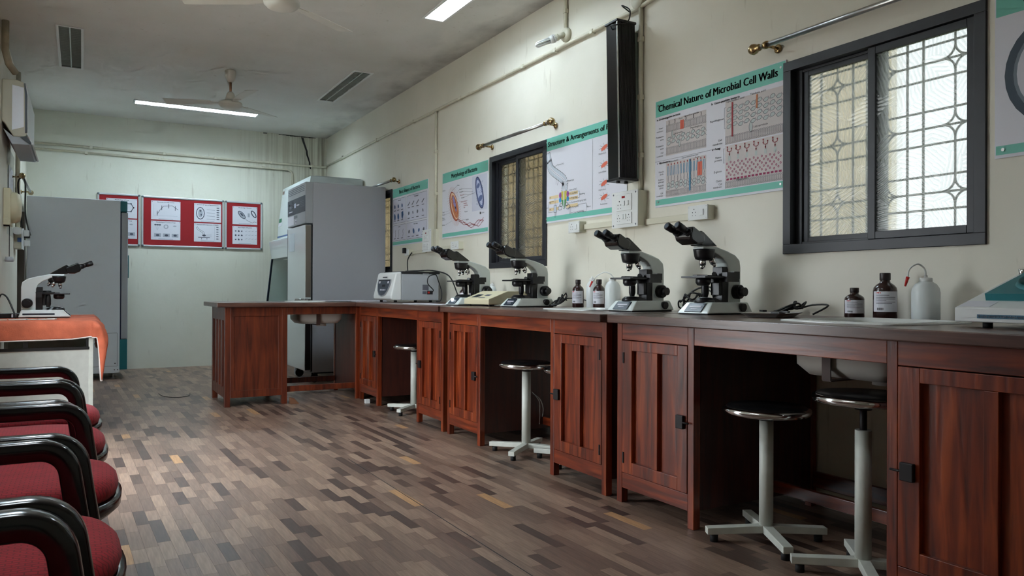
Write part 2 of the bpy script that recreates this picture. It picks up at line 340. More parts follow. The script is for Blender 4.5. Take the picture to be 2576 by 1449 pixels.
# flat print: polygons and lettering laid on a board, mapped by fn(u, v, w)
_txt = {}
def text_mesh(s, bold):
    key = (s, bold)
    if key not in _txt:
        c = bpy.data.curves.new('lettering', 'FONT'); c.body = s; c.size = 1.; c.resolution_u = 2; c.offset = bold
        o = bpy.data.objects.new('lettering', c); me = bpy.data.meshes.new_from_object(o)
        vs = [(v.co.x, v.co.y) for v in me.vertices]; fs = [tuple(p.vertices) for p in me.polygons]
        bpy.data.objects.remove(o); bpy.data.curves.remove(c); bpy.data.meshes.remove(me)
        _txt[key] = (vs, fs)
    return _txt[key]
class Art:
    def __init__(s, fn, w0=.0004, step=.0003): s.mb = MB(); s.fn = fn; s.w0 = w0; s.st = step
    def poly(s, pts, m, layer=1):
        s.mb.use(m); k = len(s.mb.v); w = s.w0 + layer*s.st; s.mb.v += [s.fn(u, v, w) for u, v in pts]; s.mb.face(range(k, k+len(pts))); return s
    def rect(s, u0, v0, u1, v1, m, layer=1): return s.poly([(u0,v0),(u1,v0),(u1,v1),(u0,v1)], m, layer)
    def line(s, pts, wd, m, layer=2):
        for (a, b), (c, d) in zip(pts, pts[1:]):
            dx, dy = c-a, d-b; l = math.hypot(dx, dy) or 1; nx, ny = -dy/l*wd/2, dx/l*wd/2
            s.poly([(a+nx,b+ny),(a-nx,b-ny),(c-nx,d-ny),(c+nx,d+ny)], m, layer)
        return s
    def ell(s, cu, cv, ru, rv, m, rot=0., layer=1, n=12):
        c, q = math.cos(rot), math.sin(rot)
        return s.poly([(cu+ru*math.cos(t)*c-rv*math.sin(t)*q, cv+ru*math.cos(t)*q+rv*math.sin(t)*c) for t in [2*PI*i/n for i in range(n)]], m, layer)
    def ring(s, cu, cv, ru, rv, wd, m, rot=0., layer=2, n=14):
        c, q = math.cos(rot), math.sin(rot)
        pt = lambda t, k: (cu+(ru+k)*math.cos(t)*c-(rv+k)*math.sin(t)*q, cv+(ru+k)*math.cos(t)*q+(rv+k)*math.sin(t)*c)
        for i in range(n):
            a, b = 2*PI*i/n, 2*PI*(i+1)/n
            s.poly([pt(a, 0), pt(b, 0), pt(b, -wd), pt(a, -wd)], m, layer)
        return s
    def text(s, t, u, v, h, m, width=None, bold=0., layer=3, rot=0., center=False):
        if bold > .008:
            for du in (-.045, -.022, .022, .045): s.text(t, u+du*h, v, h, m, width, 0., layer, rot, center)
            bold = 0.
        vs, fs = text_mesh(t, 0.)
        if not vs: return s
        x1 = max(p[0] for p in vs); x0 = min(p[0] for p in vs); k = h/.72; kx = k if width is None else width/(x1-x0)
        off = -(x1-x0)*kx/2 if center else 0
        s.mb.use(m); b = len(s.mb.v); w = s.w0 + layer*s.st
        c, q = math.cos(rot), math.sin(rot)
        for x, y in vs:
            X, Y = (x-x0)*kx+off, y*k; s.mb.v.append(s.fn(u+X*c-Y*q, v+X*q+Y*c, w))
        for f in fs: s.mb.face([b+i for i in f])
        return s
    def build(s, name, parent): return s.mb.build(name, None, parent, fix=False)

# ================================================================== THE ROOM
fixtures = [  # x0,x1,y0,y1,lit
    (2.275, 2.435, 4.10, 5.385, True), (.515, 1.83, 9.335, 9.50, True), (-.17, 0., 7.0, 8.275, False), (2.262, 2.43, 7.03, 8.30, False), (-.17, 0., 4.10, 5.385, True), (-.17, 0., 1.2, 2.485, True)]
# --- floor: vinyl strip planks
FT = [mat('floor_base', (84, 70, 64), .42)]
def plank_mat():
    m = bpy.data.materials.new('vinyl_plank'); m.use_nodes = True; nt = m.node_tree; N = nt.nodes; L = nt.links; b = N['Principled BSDF']
    at = N.new('ShaderNodeAttribute'); at.attribute_name = 'tone'
    r = N.new('ShaderNodeValToRGB'); e = r.color_ramp.elements
    e[0].position = 0; e[0].color = lin((72, 57, 51)); e[1].position = 1; e[1].color = lin((178, 138, 98))
    for p, c in ((.25, (101, 81, 70)), (.6, (127, 104, 90)), (.9, (152, 128, 110))): x = e.new(p); x.color = lin(c)
    L.new(at.outputs['Fac'], r.inputs[0])
    tc = N.new('ShaderNodeTexCoord'); mp = N.new('ShaderNodeMapping'); mp.inputs['Scale'].default_value = (60, 4, 1); L.new(tc.outputs['Object'], mp.inputs[0])
    n = N.new('ShaderNodeTexNoise'); n.inputs['Scale'].default_value = 2; n.inputs['Detail'].default_value = 6; L.new(mp.outputs[0], n.inputs[0])
    r2 = N.new('ShaderNodeValToRGB'); r2.color_ramp.elements[0].position = .3; r2.color_ramp.elements[1].position = .7
    r2.color_ramp.elements[0].color = (.72, .7, .7, 1); r2.color_ramp.elements[1].color = (1.2, 1.18, 1.16, 1); L.new(n.outputs[0], r2.inputs[0])
    mx = N.new('ShaderNodeMix'); mx.data_type = 'RGBA'; mx.blend_type = 'MULTIPLY'; mx.inputs[0].default_value = 1
    L.new(r.outputs[0], mx.inputs[6]); L.new(r2.outputs[0], mx.inputs[7]); L.new(mx.outputs[2], b.inputs['Base Color'])
    b.inputs['Roughness'].default_value = .38
    return m
PLANK = plank_mat()
fl = MB().box(XL-.15, XR+.15, YF-.15, YB+.15, -.12, -.004).build('floor', FT[0]); tag(fl, kind='structure')
def build_planks():
    rr = random.Random(3); ang = math.radians(1.6); ca, sa = math.cos(ang), math.sin(ang); g = .0003
    W_ = .048; small = MB(); tones_s = []; cand = []
    nrow = int((XR-XL+1.2)/W_)
    for i in range(nrow):
        x0 = XL-.6 + i*W_; y = YF - rr.random()*.3
        while y < YB:
            l = rr.choice((.16, .22, .24, .27, .32)); y1 = y+l
            c = []
            for px, py in ((x0+g, y+g), (x0+W_-g, y+g), (x0+W_-g, y1-g), (x0+g, y1-g)):
                dx, dy = px-1.2, py-4.; c.append((1.2+dx*ca+dy*sa*-1, 4.+dx*sa+dy*ca))
            cx = sum(p[0] for p in c)/4; cy = sum(p[1] for p in c)/4; y = y1
            if min(p[0] for p in c) < XL or max(p[0] for p in c) > XR or min(p[1] for p in c) < YF or max(p[1] for p in c) > YB: 
                c = [(min(max(p[0], XL), XR), min(max(p[1], YF), YB)) for p in c]
                if abs((c[1][0]-c[0][0])*(c[3][1]-c[0][1])) < 1e-4: continue
            t = rr.random(); tone = (.28+.6*t if rr.random() > .14 else .1*t) if rr.random() > .018 else 1.
            cand.append((cx, cy, c, tone))
    # visible foreground floor: ahead of the camera, clear of chairs and bench fronts
    def score(k):
        cx, cy = k[0], k[1]; d = cx*.494+cy*.869; u = (cx*.869-cy*.494)/max(d, .01)
        v = .98/max(d, .01)
        if v > .372 or cx > 2.2 or cx < .2 or abs(u) > .66: return 99
        return d
    cand.sort(key=score)
    near, rest = cand[:300], cand[300:]
    def attr(me, tones):
        a = me.attributes.new('tone', 'FLOAT', 'FACE'); a.data.foreach_set('value', tones)
    for cx, cy, c, t in near:
        m = MB(); m.hexa([(p[0]-cx, p[1]-cy, -.004) for p in c] + [(p[0]-cx, p[1]-cy, 0) for p in c]); me = m.mesh('plank'); me.materials.append(PLANK); attr(me, [t]*6)
        o = bpy.data.objects.new('plank', me); COL.objects.link(o); o.location = (cx, cy, 0); o.parent = fl
    m = MB(); tn = []
    for cx, cy, c, t in rest:
        m.hexa([(p[0], p[1], -.004) for p in c] + [(p[0], p[1], 0) for p in c]); tn += [t]*6
    me = m.mesh('vinyl_planks'); me.materials.append(PLANK); attr(me, tn)
    o = bpy.data.objects.new('vinyl_planks', me); COL.objects.link(o); o.parent = fl; o['kind'] = 'stuff'
build_planks()
seam = MB().box(1.352, 1.356, 1.6, 4.3, 0, .0006).build('floor_seam', M['ink'], fl)

ce = welded(slab_holes(MB(), 'z', ZC, ZC+.12, (XL-.15, XR+.15), (YF-.15, YB+.15), [(f[0], f[1], f[2], f[3]) for f in fixtures]).build('ceiling', CEILM)); tag(ce, kind='structure')
WIN = [(7.83, 8.76), (4.675, 5.56), (1.592, 2.535)]; WZ = (1.16, 2.08)
wr = welded(slab_holes(MB(), 'x', XR, XR+.16, (YF-.15, YB+.15), (-.12, ZC+.12), [(w[0]+.02, w[1]-.02, WZ[0]+.02, WZ[1]-.02) for w in WIN]).build('wall_right', WALL)); tag(wr, kind='structure')
wb = MB().box(XL-.15, XR, YB, YB+.15, -.12, ZC+.12).build('wall_back', WALLB); tag(wb, kind='structure')
LDOOR = (3.85, 5.05, 0., 2.1)
wl = welded(slab_holes(MB(), 'x', XL-.15, XL, (YF-.15, YB+.15), (-.12, ZC+.12), [LDOOR]).build('wall_left', WALL)); tag(wl, kind='structure')
wf = MB().box(XL, XR, YF-.15, YF, -.12, ZC+.12).build('wall_front', WALL); tag(wf, kind='structure')
portal((XL-.1, (LDOOR[0]+LDOOR[1])/2, 1.05), (0, -PI/2, 0), 2.1, 1.2)
for w in WIN: portal((XR+.22, (w[0]+w[1])/2, 1.62), (0, PI/2, 0), .95, .95)
# cracks and peeling plaster line on the back wall
def crack():
    m = MB(); rr = random.Random(5); pts = []
    z = 3.05; x = 2.62
    while z > 2.62: pts.append((x, z)); z -= .03; x += .006+.012*(rr.random()-.45)
    for i, ((x, z), (x2, z2)) in enumerate(zip(pts, pts[1:])):
        w = .02*(1-i/len(pts)*.5); k = len(m.v); m.v += [(x-w, YB-.001, z), (x+w*.6, YB-.001, z), (x2+w*.5, YB-.001, z2), (x2-w, YB-.001, z2)]; m.face((k, k+1, k+2, k+3))
    for x in [2.1+.05*i for i in range(16)]:
        if 2.25 < x < 2.8 or x < 2.14: h = .006+.006*rr.random(); k = len(m.v); m.v += [(x, YB-.001, 3.066), (x+.05, YB-.001, 3.066), (x+.05, YB-.001, 3.066-h), (x, YB-.001, 3.062-h)]; m.face((k, k+1, k+2, k+3))
    m.build('plaster_crack', M['ink'], wb)
crack()
# outside the windows
tag(MB().box(4.75, 5.1, 3.38, 4.35, -.5, 4.5).build('exterior_wall', mat('pale_outside_pillar', (226, 208, 180), .8, var=.1, scale=2)), kind='structure')
tag(MB().box(4.9, 5.2, 4.35, 16, -.5, 4.2).build('exterior_wall', mat('ochre_outside_wall', (176, 152, 108), .8, var=.12, scale=2)), kind='structure')
tag(MB().box(XR+.16, 30, -20, 30, -.6, -.5).build('ground_outside', mat('outside_grass', (120, 132, 92), .9, var=.3, scale=3)), kind='structure')
tag(MB().box(-30, XL-.15, -20, 30, -.3, -.12).build('ground_outside', mat('outside_paving', (170, 165, 155), .9, var=.1, scale=3)), kind='structure')

# --- windows with sliding sashes and a grille outside
def make_window(name, y0, y1):
    z0, z1 = WZ; o = struct(name, (XR, (y0+y1)/2, z0)); L = (y1-y0)/2; Hh = z1-z0
    f = MB(); t = .045
    f.box(-.012, .09, -L, L, 0, t); f.box(-.012, .09, -L, L, Hh-t, Hh); f.box(-.012, .09, -L, -L+t, t, Hh-t); f.box(-.012, .09, L-t, L, t, Hh-t)
    f.box(.03, .034, -L+t, L-t, t, t+.012); f.box(.03, .034, -L+t, L-t, Hh-t-.012, Hh-t)
    f.box(.028, .09, L-t-.034, L-t, t, Hh-t)
    f.build('window_frame', M['dkframe'], o, .003)
    # near sash in the inner track, far sash behind it
    for a, b, x, in ((-L+t-.002, .03, .004), (-.03, L-t-.025, .038)):
        s = MB(); st = .036; zb, zt = t+.002, Hh-t-.002; d = .024
        s.box(x, x+d, a, a+st, zb, zt); s.box(x, x+d, b-st, b, zb, zt); s.box(x, x+d, a+st, b-st, zb, zb+.032); s.box(x, x+d, a+st, b-st, zt-.032, zt)
        so = s.build('sash', M['dkframe'], o, .002)
        MB().box(x+.010, x+.014, a+st-.005, b-st+.005, zb+.03, zt-.03).build('pane', PANE, so)
    g = MB(); gx = .10; r = .0055
    kk = L/.47
    for c in (-.42, -.16, -.09, .0, .1, .17, .34, .42): 
        if c not in (0.,): g.cyl((gx, c*kk, 0), (gx, c*kk, Hh), r, n=6)
    for z in (.05, .16, .23, .30, .43, .50, .57, .70, .77, .84): g.cyl((gx+.008, -L, z), (gx+.008, L, z), r*.85, n=6)
    for cc in (-.29, .005, .255):
        c = cc*kk; e = .052
        for za, zb in ((0, .23), (.23, .5), (.5, .77), (.77, Hh)): g.cyl((gx+.004, c, za+(e if za else 0)), (gx+.004, c, zb-(e if zb < Hh else 0)), r*.85, n=6)
        for z in (.23, .50, .77):
            for sx in (-1, 1):
                for sz in (-1, 1):
                    a0 = {(1,1): 180, (-1,1): 270, (-1,-1): 0, (1,-1): 90}[sx, sz]
                    g.tube(arc((c+sx*e, z+sz*e), e, a0, a0+90, 6, 'yz', gx+.004), r*.85, 6)
    g.build('security_grille', mat('grille_iron', (52, 52, 54), .6), o)
    return o
for i, w in enumerate(WIN): make_window('window_%d' % (i+1), *w)

# --- recessed ceiling lights
def ceiling_light(x0, x1, y0, y1, lit, label):
    t = thing('ceiling_light', label, 'light', ((x0+x1)/2, (y0+y1)/2, ZC), 0, 'recessed strip lights')
    a, b = (x1-x0)/2, (y1-y0)/2
    f = MB()
    f.box(-a-.014, a+.014, -b-.014, -b+.006, -.008, .0); f.box(-a-.014, a+.014, b-.006, b+.014, -.008, 0); f.box(-a-.014, -a+.006, -b+.006, b-.006, -.008, 0); f.box(a-.006, a+.014, -b+.006, b-.006, -.008, 0)
    f.build('trim', M['white'], t)
    r = MB(); r.box(-a, a, -b, b, .085, .09); r.box(-a, -a+.004, -b, b, 0, .085); r.box(a-.004, a, -b, b, 0, .085); r.box(-a, a, -b, -b+.004, 0, .085); r.box(-a, a, b-.004, b, 0, .085)
    r.build('reflector', M['white'] if lit else M['dimrefl'], t)
    lx = a > b
    if lit:
        MB().box(-a+.012, a-.012, -b+.012, b-.012, .035, .04).build('lit_diffuser', tubeglow if lx or (x0 < 0 and y1 > 3) else tubeglow3 if y1 < 3 else tubeglow2, t)
    else:
        for s in (-.4, .4):
            if lx: MB().cyl((-a+.03, s*b, .055), (a-.03, s*b, .055), .013, n=10).build('tube', M['greyp'], t)
            else: MB().cyl((s*a, -b+.03, .055), (s*a, b-.03, .055), .013, n=10).build('tube', M['greyp'], t)
        g = MB(); n = 26
        for i in range(1, n):
            if lx: q = -a+2*a*i/n; g.box(q-.0015, q+.0015, -b+.005, b-.005, -.004, .016)
            else: q = -b+2*b*i/n; g.box(-a+.005, a-.005, q-.0015, q+.0015, -.004, .016)
        for s in (-.0,):
            if lx: g.box(-a+.005, a-.005, s-.002, s+.002, .002, .032)
            else: g.box(s-.005, s+.005, -b+.005, b-.005, -.005, .02)
        g.build('louvre', M['louv'], t)
    return t
labs = ['lit white strip light set in ceiling above the middle bench', 'lit strip light running across ceiling near the back wall', 'unlit louvred strip light in ceiling above the air conditioner side',
        'unlit louvred strip light in ceiling above the tall white refrigerator', 'lit strip light in ceiling over the gap between chairs and desk', 'lit strip light in ceiling directly over the red chairs']
for f, l in zip(fixtures, labs): ceiling_light(*f, l)

# --- ceiling fans
def ceiling_fan(x, y, zb, rot, label):
    t = thing('ceiling_fan', label, 'fan', (x, y, ZC), 0, 'ceiling fans'); d = zb-ZC
    MB().lathe([(.045, 0), (.05, -.01), (.048, -.06), (.03, -.1), (.016, -.115)]).build('canopy_cup', M['fanw'], t)
    MB().cyl((0, 0, -.1), (0, 0, d+.13), .011, n=12).build('down_rod', M['fanrod'], t)
    MB().lathe([(.02, d+.15), (.035, d+.13), (.045, d+.085), (.05, d+.07)]).build('lower_cup', M['fanw'], t)
    MB().lathe([(.04, d+.068), (.07, d+.062), (.1, d+.05), (.108, d+.035), (.106, d+.02), (.094, d+.012), (.09, d+.004), (.06, d-.008), (.02, d-.014), (.001, d-.015)], n=32).build('motor_housing', M['fanw'], t)
    for k in range(3):
        a = rot + k*2*PI/3; c, s = math.cos(a), math.sin(a)
        b = MB(); P = lambda r, w, z: (r*c - w*s, r*s + w*c, d+z)
        b.hexa([P(.17,-.05,.035), P(.60,-.062,.030), P(.60,.062,.052), P(.17,.05,.050), P(.17,-.05,.038), P(.60,-.062,.033), P(.60,.062,.055), P(.17,.05,.053)])
        bo = b.build('blade', M['fanw'], t, .001)
        q = MB(); q.hexa([P(.09,-.02,.036), P(.2,-.035,.034), P(.2,.035,.04), P(.09,.02,.036), P(.09,-.02,.042), P(.2,-.035,.036), P(.2,.035,.05), P(.09,.02,.042)]); q.build('bracket', M['fanw'], bo)
ceiling_fan(1.055, 4.70, 2.69, math.radians(34), 'white ceiling fan nearest the camera, cut by the top of the picture')
ceiling_fan(1.236, 7.63, 2.715, math.radians(38), 'white ceiling fan hanging in front of the lit strip by the back wall')

# ================================================================== LAB BENCHES
ZT = .87
def door(t, x0, x1, z0, z1, hinge_left):
    st = .07; mu = .04; zr0, zr1 = .055, .045; xm = (x0+x1)/2+.01
    d = MB(); y0, y1 = -.002, .018
    d.box(x0, x0+st, y0, y1, z0, z1); d.box(x1-st*.85, x1, y0, y1, z0, z1); d.box(x0+st, x1-st*.85, y0, y1, z0, z0+zr0); d.box(x0+st, x1-st*.85, y0, y1, z1-zr1, z1); d.box(xm-mu/2, xm+mu/2, y0, y1, z0+zr0, z1-zr1)
    o = d.build('door', WOODV, t, .002)
    for a, b in ((x0+st, xm-mu/2), (xm+mu/2, x1-st*.85)): MB().box(a-.003, b+.003, .017, .023, z0+zr0-.003, z1-zr1+.003).build('panel', WOODV, o)
    hx = x0+.012 if hinge_left else x1-.012
    for z in (z0+.07, z1-.08): MB().box(hx-.004, hx+.004, -.006, .0, z-.025, z+.025).build('hinge', M['dkmetal'], o)
    lx = x1-.035 if hinge_left else x0+.035; lz = z0+(z1-z0)*.48
    k = MB().box(lx-.022, lx+.022, -.016, 0, lz-.028, lz+.028).build('lock', M['dkmetal'], o, .003)
    hx2 = x1+.018 if hinge_left else x0-.018
    MB().cyl((lx, -.012, lz), (hx2, -.012, lz), .004, n=8).build('hasp', M['dkmetal'], o)
def pedestal(t, x0, x1, D, hinge_left):
    p = .036; zb = .075
    for a in (x0, x1-p):
        for y in (0, D-p): MB().box(a, a+p, y, y+p, 0, .83).build('leg', WOODV, t, .002)
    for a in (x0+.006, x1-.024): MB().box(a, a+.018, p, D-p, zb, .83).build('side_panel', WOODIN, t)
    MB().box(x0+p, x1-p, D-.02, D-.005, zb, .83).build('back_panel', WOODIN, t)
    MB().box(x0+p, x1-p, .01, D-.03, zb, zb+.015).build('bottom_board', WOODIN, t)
    MB().box(x0+p, x1-p, .001, .022, .755, .83).build('top_rail', WOODH, t, .002)
    MB().box(x0+p, x1-p, .001, .022, zb-.005, .14).build('bottom_rail', WOODH, t, .002)
    door(t, x0+p+.002, x1-p-.002, .142, .752, hinge_left)
def sink(t, x0, x1, y0, y1, depth=.165, mrim=None):
    o = MB(); z1 = ZT+.006; z0 = ZT-.03-depth; w = .006
    cx, cy = (x0+x1)/2, (y0+y1)/2; a, b = (x1-x0)/2, (y1-y0)/2
    def ring(k, z, n=28):
        r = []
        for i in range(n):
            th = 2*PI*i/n; c, q = math.cos(th), math.sin(th); r.append((cx+(a+k)*math.copysign(abs(c)**.28, c), cy+(b+k)*math.copysign(abs(q)**.28, q), z))
        return r
    o.loft([ring(.04, ZT+.0005), ring(.04, z1), ring(.0, z1+.002), ring(-.01, ZT-.02), ring(-.015, z0+.03), ring(-.05, z0+w), ring(-a*.8, z0+w)], cap=False)
    o.v, base = o.v, len(o.v)
    s = o.build('sink', mrim or M['ceramic'], t)
    u = MB(); u.loft([ring(-.002, ZT-.032), ring(-.006, z0+.035), ring(-.04, z0-.002), ring(-.12, z0-.004)], cap=True); u.build('bowl_underside', M['sinkg'], s)
    MB().cyl((cx+.05, cy, z0-.03), (cx+.05, cy, z0), .045, n=20).build('waste_outlet', M['sinkg'], s)
    k = MB(); yb = y0-.006; xs = cx-.03
    k.box(xs-.018, xs+.018, yb-.004, yb, z0-.01, ZT-.035); k.box(xs-.018, xs+.018, yb, y1+.006, z0-.014, z0-.010); k.build('support_strap', M['strap'], s)
def lab_bench(L, pl, pr, D, loc, rz, label, sinkbox=None, right_ped=True, x0=-.015):
    t = thing('lab_bench', label, 'bench', loc, rz, 'wooden laboratory benches')
    pedestal(t, 0, pl, D, True)
    if right_ped: pedestal(t, pr, L, D, False)
    holes = [(sinkbox[0], sinkbox[1], sinkbox[2], sinkbox[3])] if sinkbox else []
    w = slab_holes(MB(), 'z', .832, ZT, (x0, L+.015), (-.05, D+.01), holes).build('worktop', WOODTOP, t); welded(w)
    md = w.modifiers.new('bevel', 'BEVEL'); md.width = .004; md.segments = 2; md.limit_method = 'ANGLE'
    MB().box(pl, pr, .001, .022, .757, .83).build('apron', WOODH, t, .002)
    MB().box(pl, pr, D-.024, D-.004, .09, .16).build('rear_stretcher', WOODH, t, .002)
    MB().box(pl, pr, D*.62, D*.62+.022, .10, .15).build('foot_stretcher', WOODH, t, .002)
    if sinkbox: sink(t, *sinkbox)
    return t
D_ = .75
lab_bench(1.825, .493, 1.345, D_, (2.185, 6.628, 0), -PI/2, 'dark red wooden bench under the white centrifuge, beside the cross bench', x0=.046)
lab_bench(1.805, .487, 1.308, D_, (2.185, 4.735, 0), -PI/2, 'middle dark red wooden bench along the wall with two closed doors', (.93, 1.33, .22, .58))
lab_bench(1.97, .51, 1.365, D_, (2.185, 2.845, 0), -PI/2, 'long dark red wooden bench below the bright window', (.87, 1.29, .13, .55))
def cross_bench():
    L, D, pl, pr = 1.88, .70, .51, 1.12
    t = thing('lab_bench', 'dark wooden bench standing across the room with a slatted end', 'bench', (1.04, 6.64, 0), 0, 'wooden laboratory benches')
    p = .045
    for x in (0, pl-p):
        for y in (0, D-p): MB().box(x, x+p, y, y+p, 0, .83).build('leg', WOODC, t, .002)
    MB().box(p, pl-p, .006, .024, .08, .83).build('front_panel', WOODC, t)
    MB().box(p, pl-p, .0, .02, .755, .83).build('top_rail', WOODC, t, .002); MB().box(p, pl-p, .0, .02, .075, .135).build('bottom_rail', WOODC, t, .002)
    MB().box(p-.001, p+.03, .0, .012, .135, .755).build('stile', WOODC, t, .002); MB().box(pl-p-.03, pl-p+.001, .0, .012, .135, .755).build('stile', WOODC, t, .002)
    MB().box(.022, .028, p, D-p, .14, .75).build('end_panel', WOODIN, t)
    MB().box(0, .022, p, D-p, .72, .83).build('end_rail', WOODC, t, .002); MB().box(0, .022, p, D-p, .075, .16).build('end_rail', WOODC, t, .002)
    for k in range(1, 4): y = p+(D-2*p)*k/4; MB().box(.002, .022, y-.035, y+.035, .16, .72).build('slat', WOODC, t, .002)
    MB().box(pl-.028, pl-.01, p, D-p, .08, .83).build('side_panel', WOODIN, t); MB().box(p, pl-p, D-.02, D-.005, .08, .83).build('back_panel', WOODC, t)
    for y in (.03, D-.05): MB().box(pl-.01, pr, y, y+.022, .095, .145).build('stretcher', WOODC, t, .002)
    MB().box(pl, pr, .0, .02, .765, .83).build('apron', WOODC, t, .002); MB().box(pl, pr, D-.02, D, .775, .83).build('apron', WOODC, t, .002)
    pedestal(t, pr, L, D, False)
    w = slab_holes(MB(), 'z', .832, ZT, (-.07, L), (-.05, D+.02), [(.64, 1.06, .16, .54)]).build('worktop', WOODTOP, t); welded(w)
    md = w.modifiers.new('bevel', 'BEVEL'); md.width = .004; md.segments = 2; md.limit_method = 'ANGLE'
    sink(t, .64, 1.06, .16, .54)
cross_bench()

# ================================================================== STOOLS
def lab_stool(x, y, zs, label, rot=0., screw=0., wrapped=False):
    t = thing('lab_stool', label, 'stool', (x, y, 0), rot, 'round white laboratory stools')
    MB().lathe([(.01, zs-.004), (.15, zs-.004), (.158, zs-.012), (.158, zs-.02), (.02, zs-.02)], n=36).build('seat', M['stoolseat'], t)
    MB().lathe([(.155, zs-.008), (.166, zs-.012), (.168, zs-.022), (.162, zs-.034), (.14, zs-.038)], n=36, cap=False).build('chrome_band', M['chrome'], t)
    MB().lathe([(.145, zs-.03), (.06, zs-.036), (.03, zs-.045), (.028, zs-.06)], n=20).build('seat_plate', M['dkmetal'], t)
    top = zs-.045-screw
    if screw: MB().cyl((0, 0, top-.05), (0, 0, zs-.04), .012, n=12).build('screw', M['dkmetal'], t)
    MB().cyl((0, 0, .05), (0, 0, top), .027, n=20).build('column', M['stoolw'], t)
    for k in range(4):
        a = k*PI/2; c, s = math.cos(a), math.sin(a); b = MB()
        P = lambda r, w, z: (r*c-w*s, r*s+w*c, z)
        h0, h1 = .03, .062
        b.hexa([P(0,-.019,h0+.006), P(.235,-.019,h0), P(.235,.019,h0), P(0,.019,h0+.006), P(0,-.019,h1+.004), P(.235,-.019,h1-.006), P(.235,.019,h1-.006), P(0,.019,h1+.004)])
        bo = b.build('foot_bar', M['stoolw'], t, .002)
        MB().cyl(P(.205, 0, 0), P(.205, 0, .032), .016, n=10).build('rubber_foot', M['rubber'], bo)
    if wrapped:
        for pts in ([(-.03,-.02,.36),(-.07,-.04,.33),(-.09,-.05,.27),(-.085,-.05,.22)], [(-.03,-.02,.37),(-.06,-.06,.31),(-.065,-.06,.24),(-.06,-.065,.17)]): MB().sweep(spline(pts), (0,1,0), .008, .0008, 8).build('torn_wrap', CLEAR, t)
    return t
lab_stool(2.345, 2.10, .535, 'round black topped white stool in the open kneehole, low seat', math.radians(151))
lab_stool(2.345, 1.675, .635, 'round stool raised on a bare black screw, under the sink', math.radians(137), .085)
lab_stool(2.335, 3.93, .555, 'white stool with torn plastic wrap under the middle bench', math.radians(128), 0, True)
lab_stool(2.46, 3.62, .545, 'white stool half hidden behind the middle bench door', math.radians(125))
lab_stool(2.335, 5.70, .545, 'white stool under the far bench by the cross bench', math.radians(128))

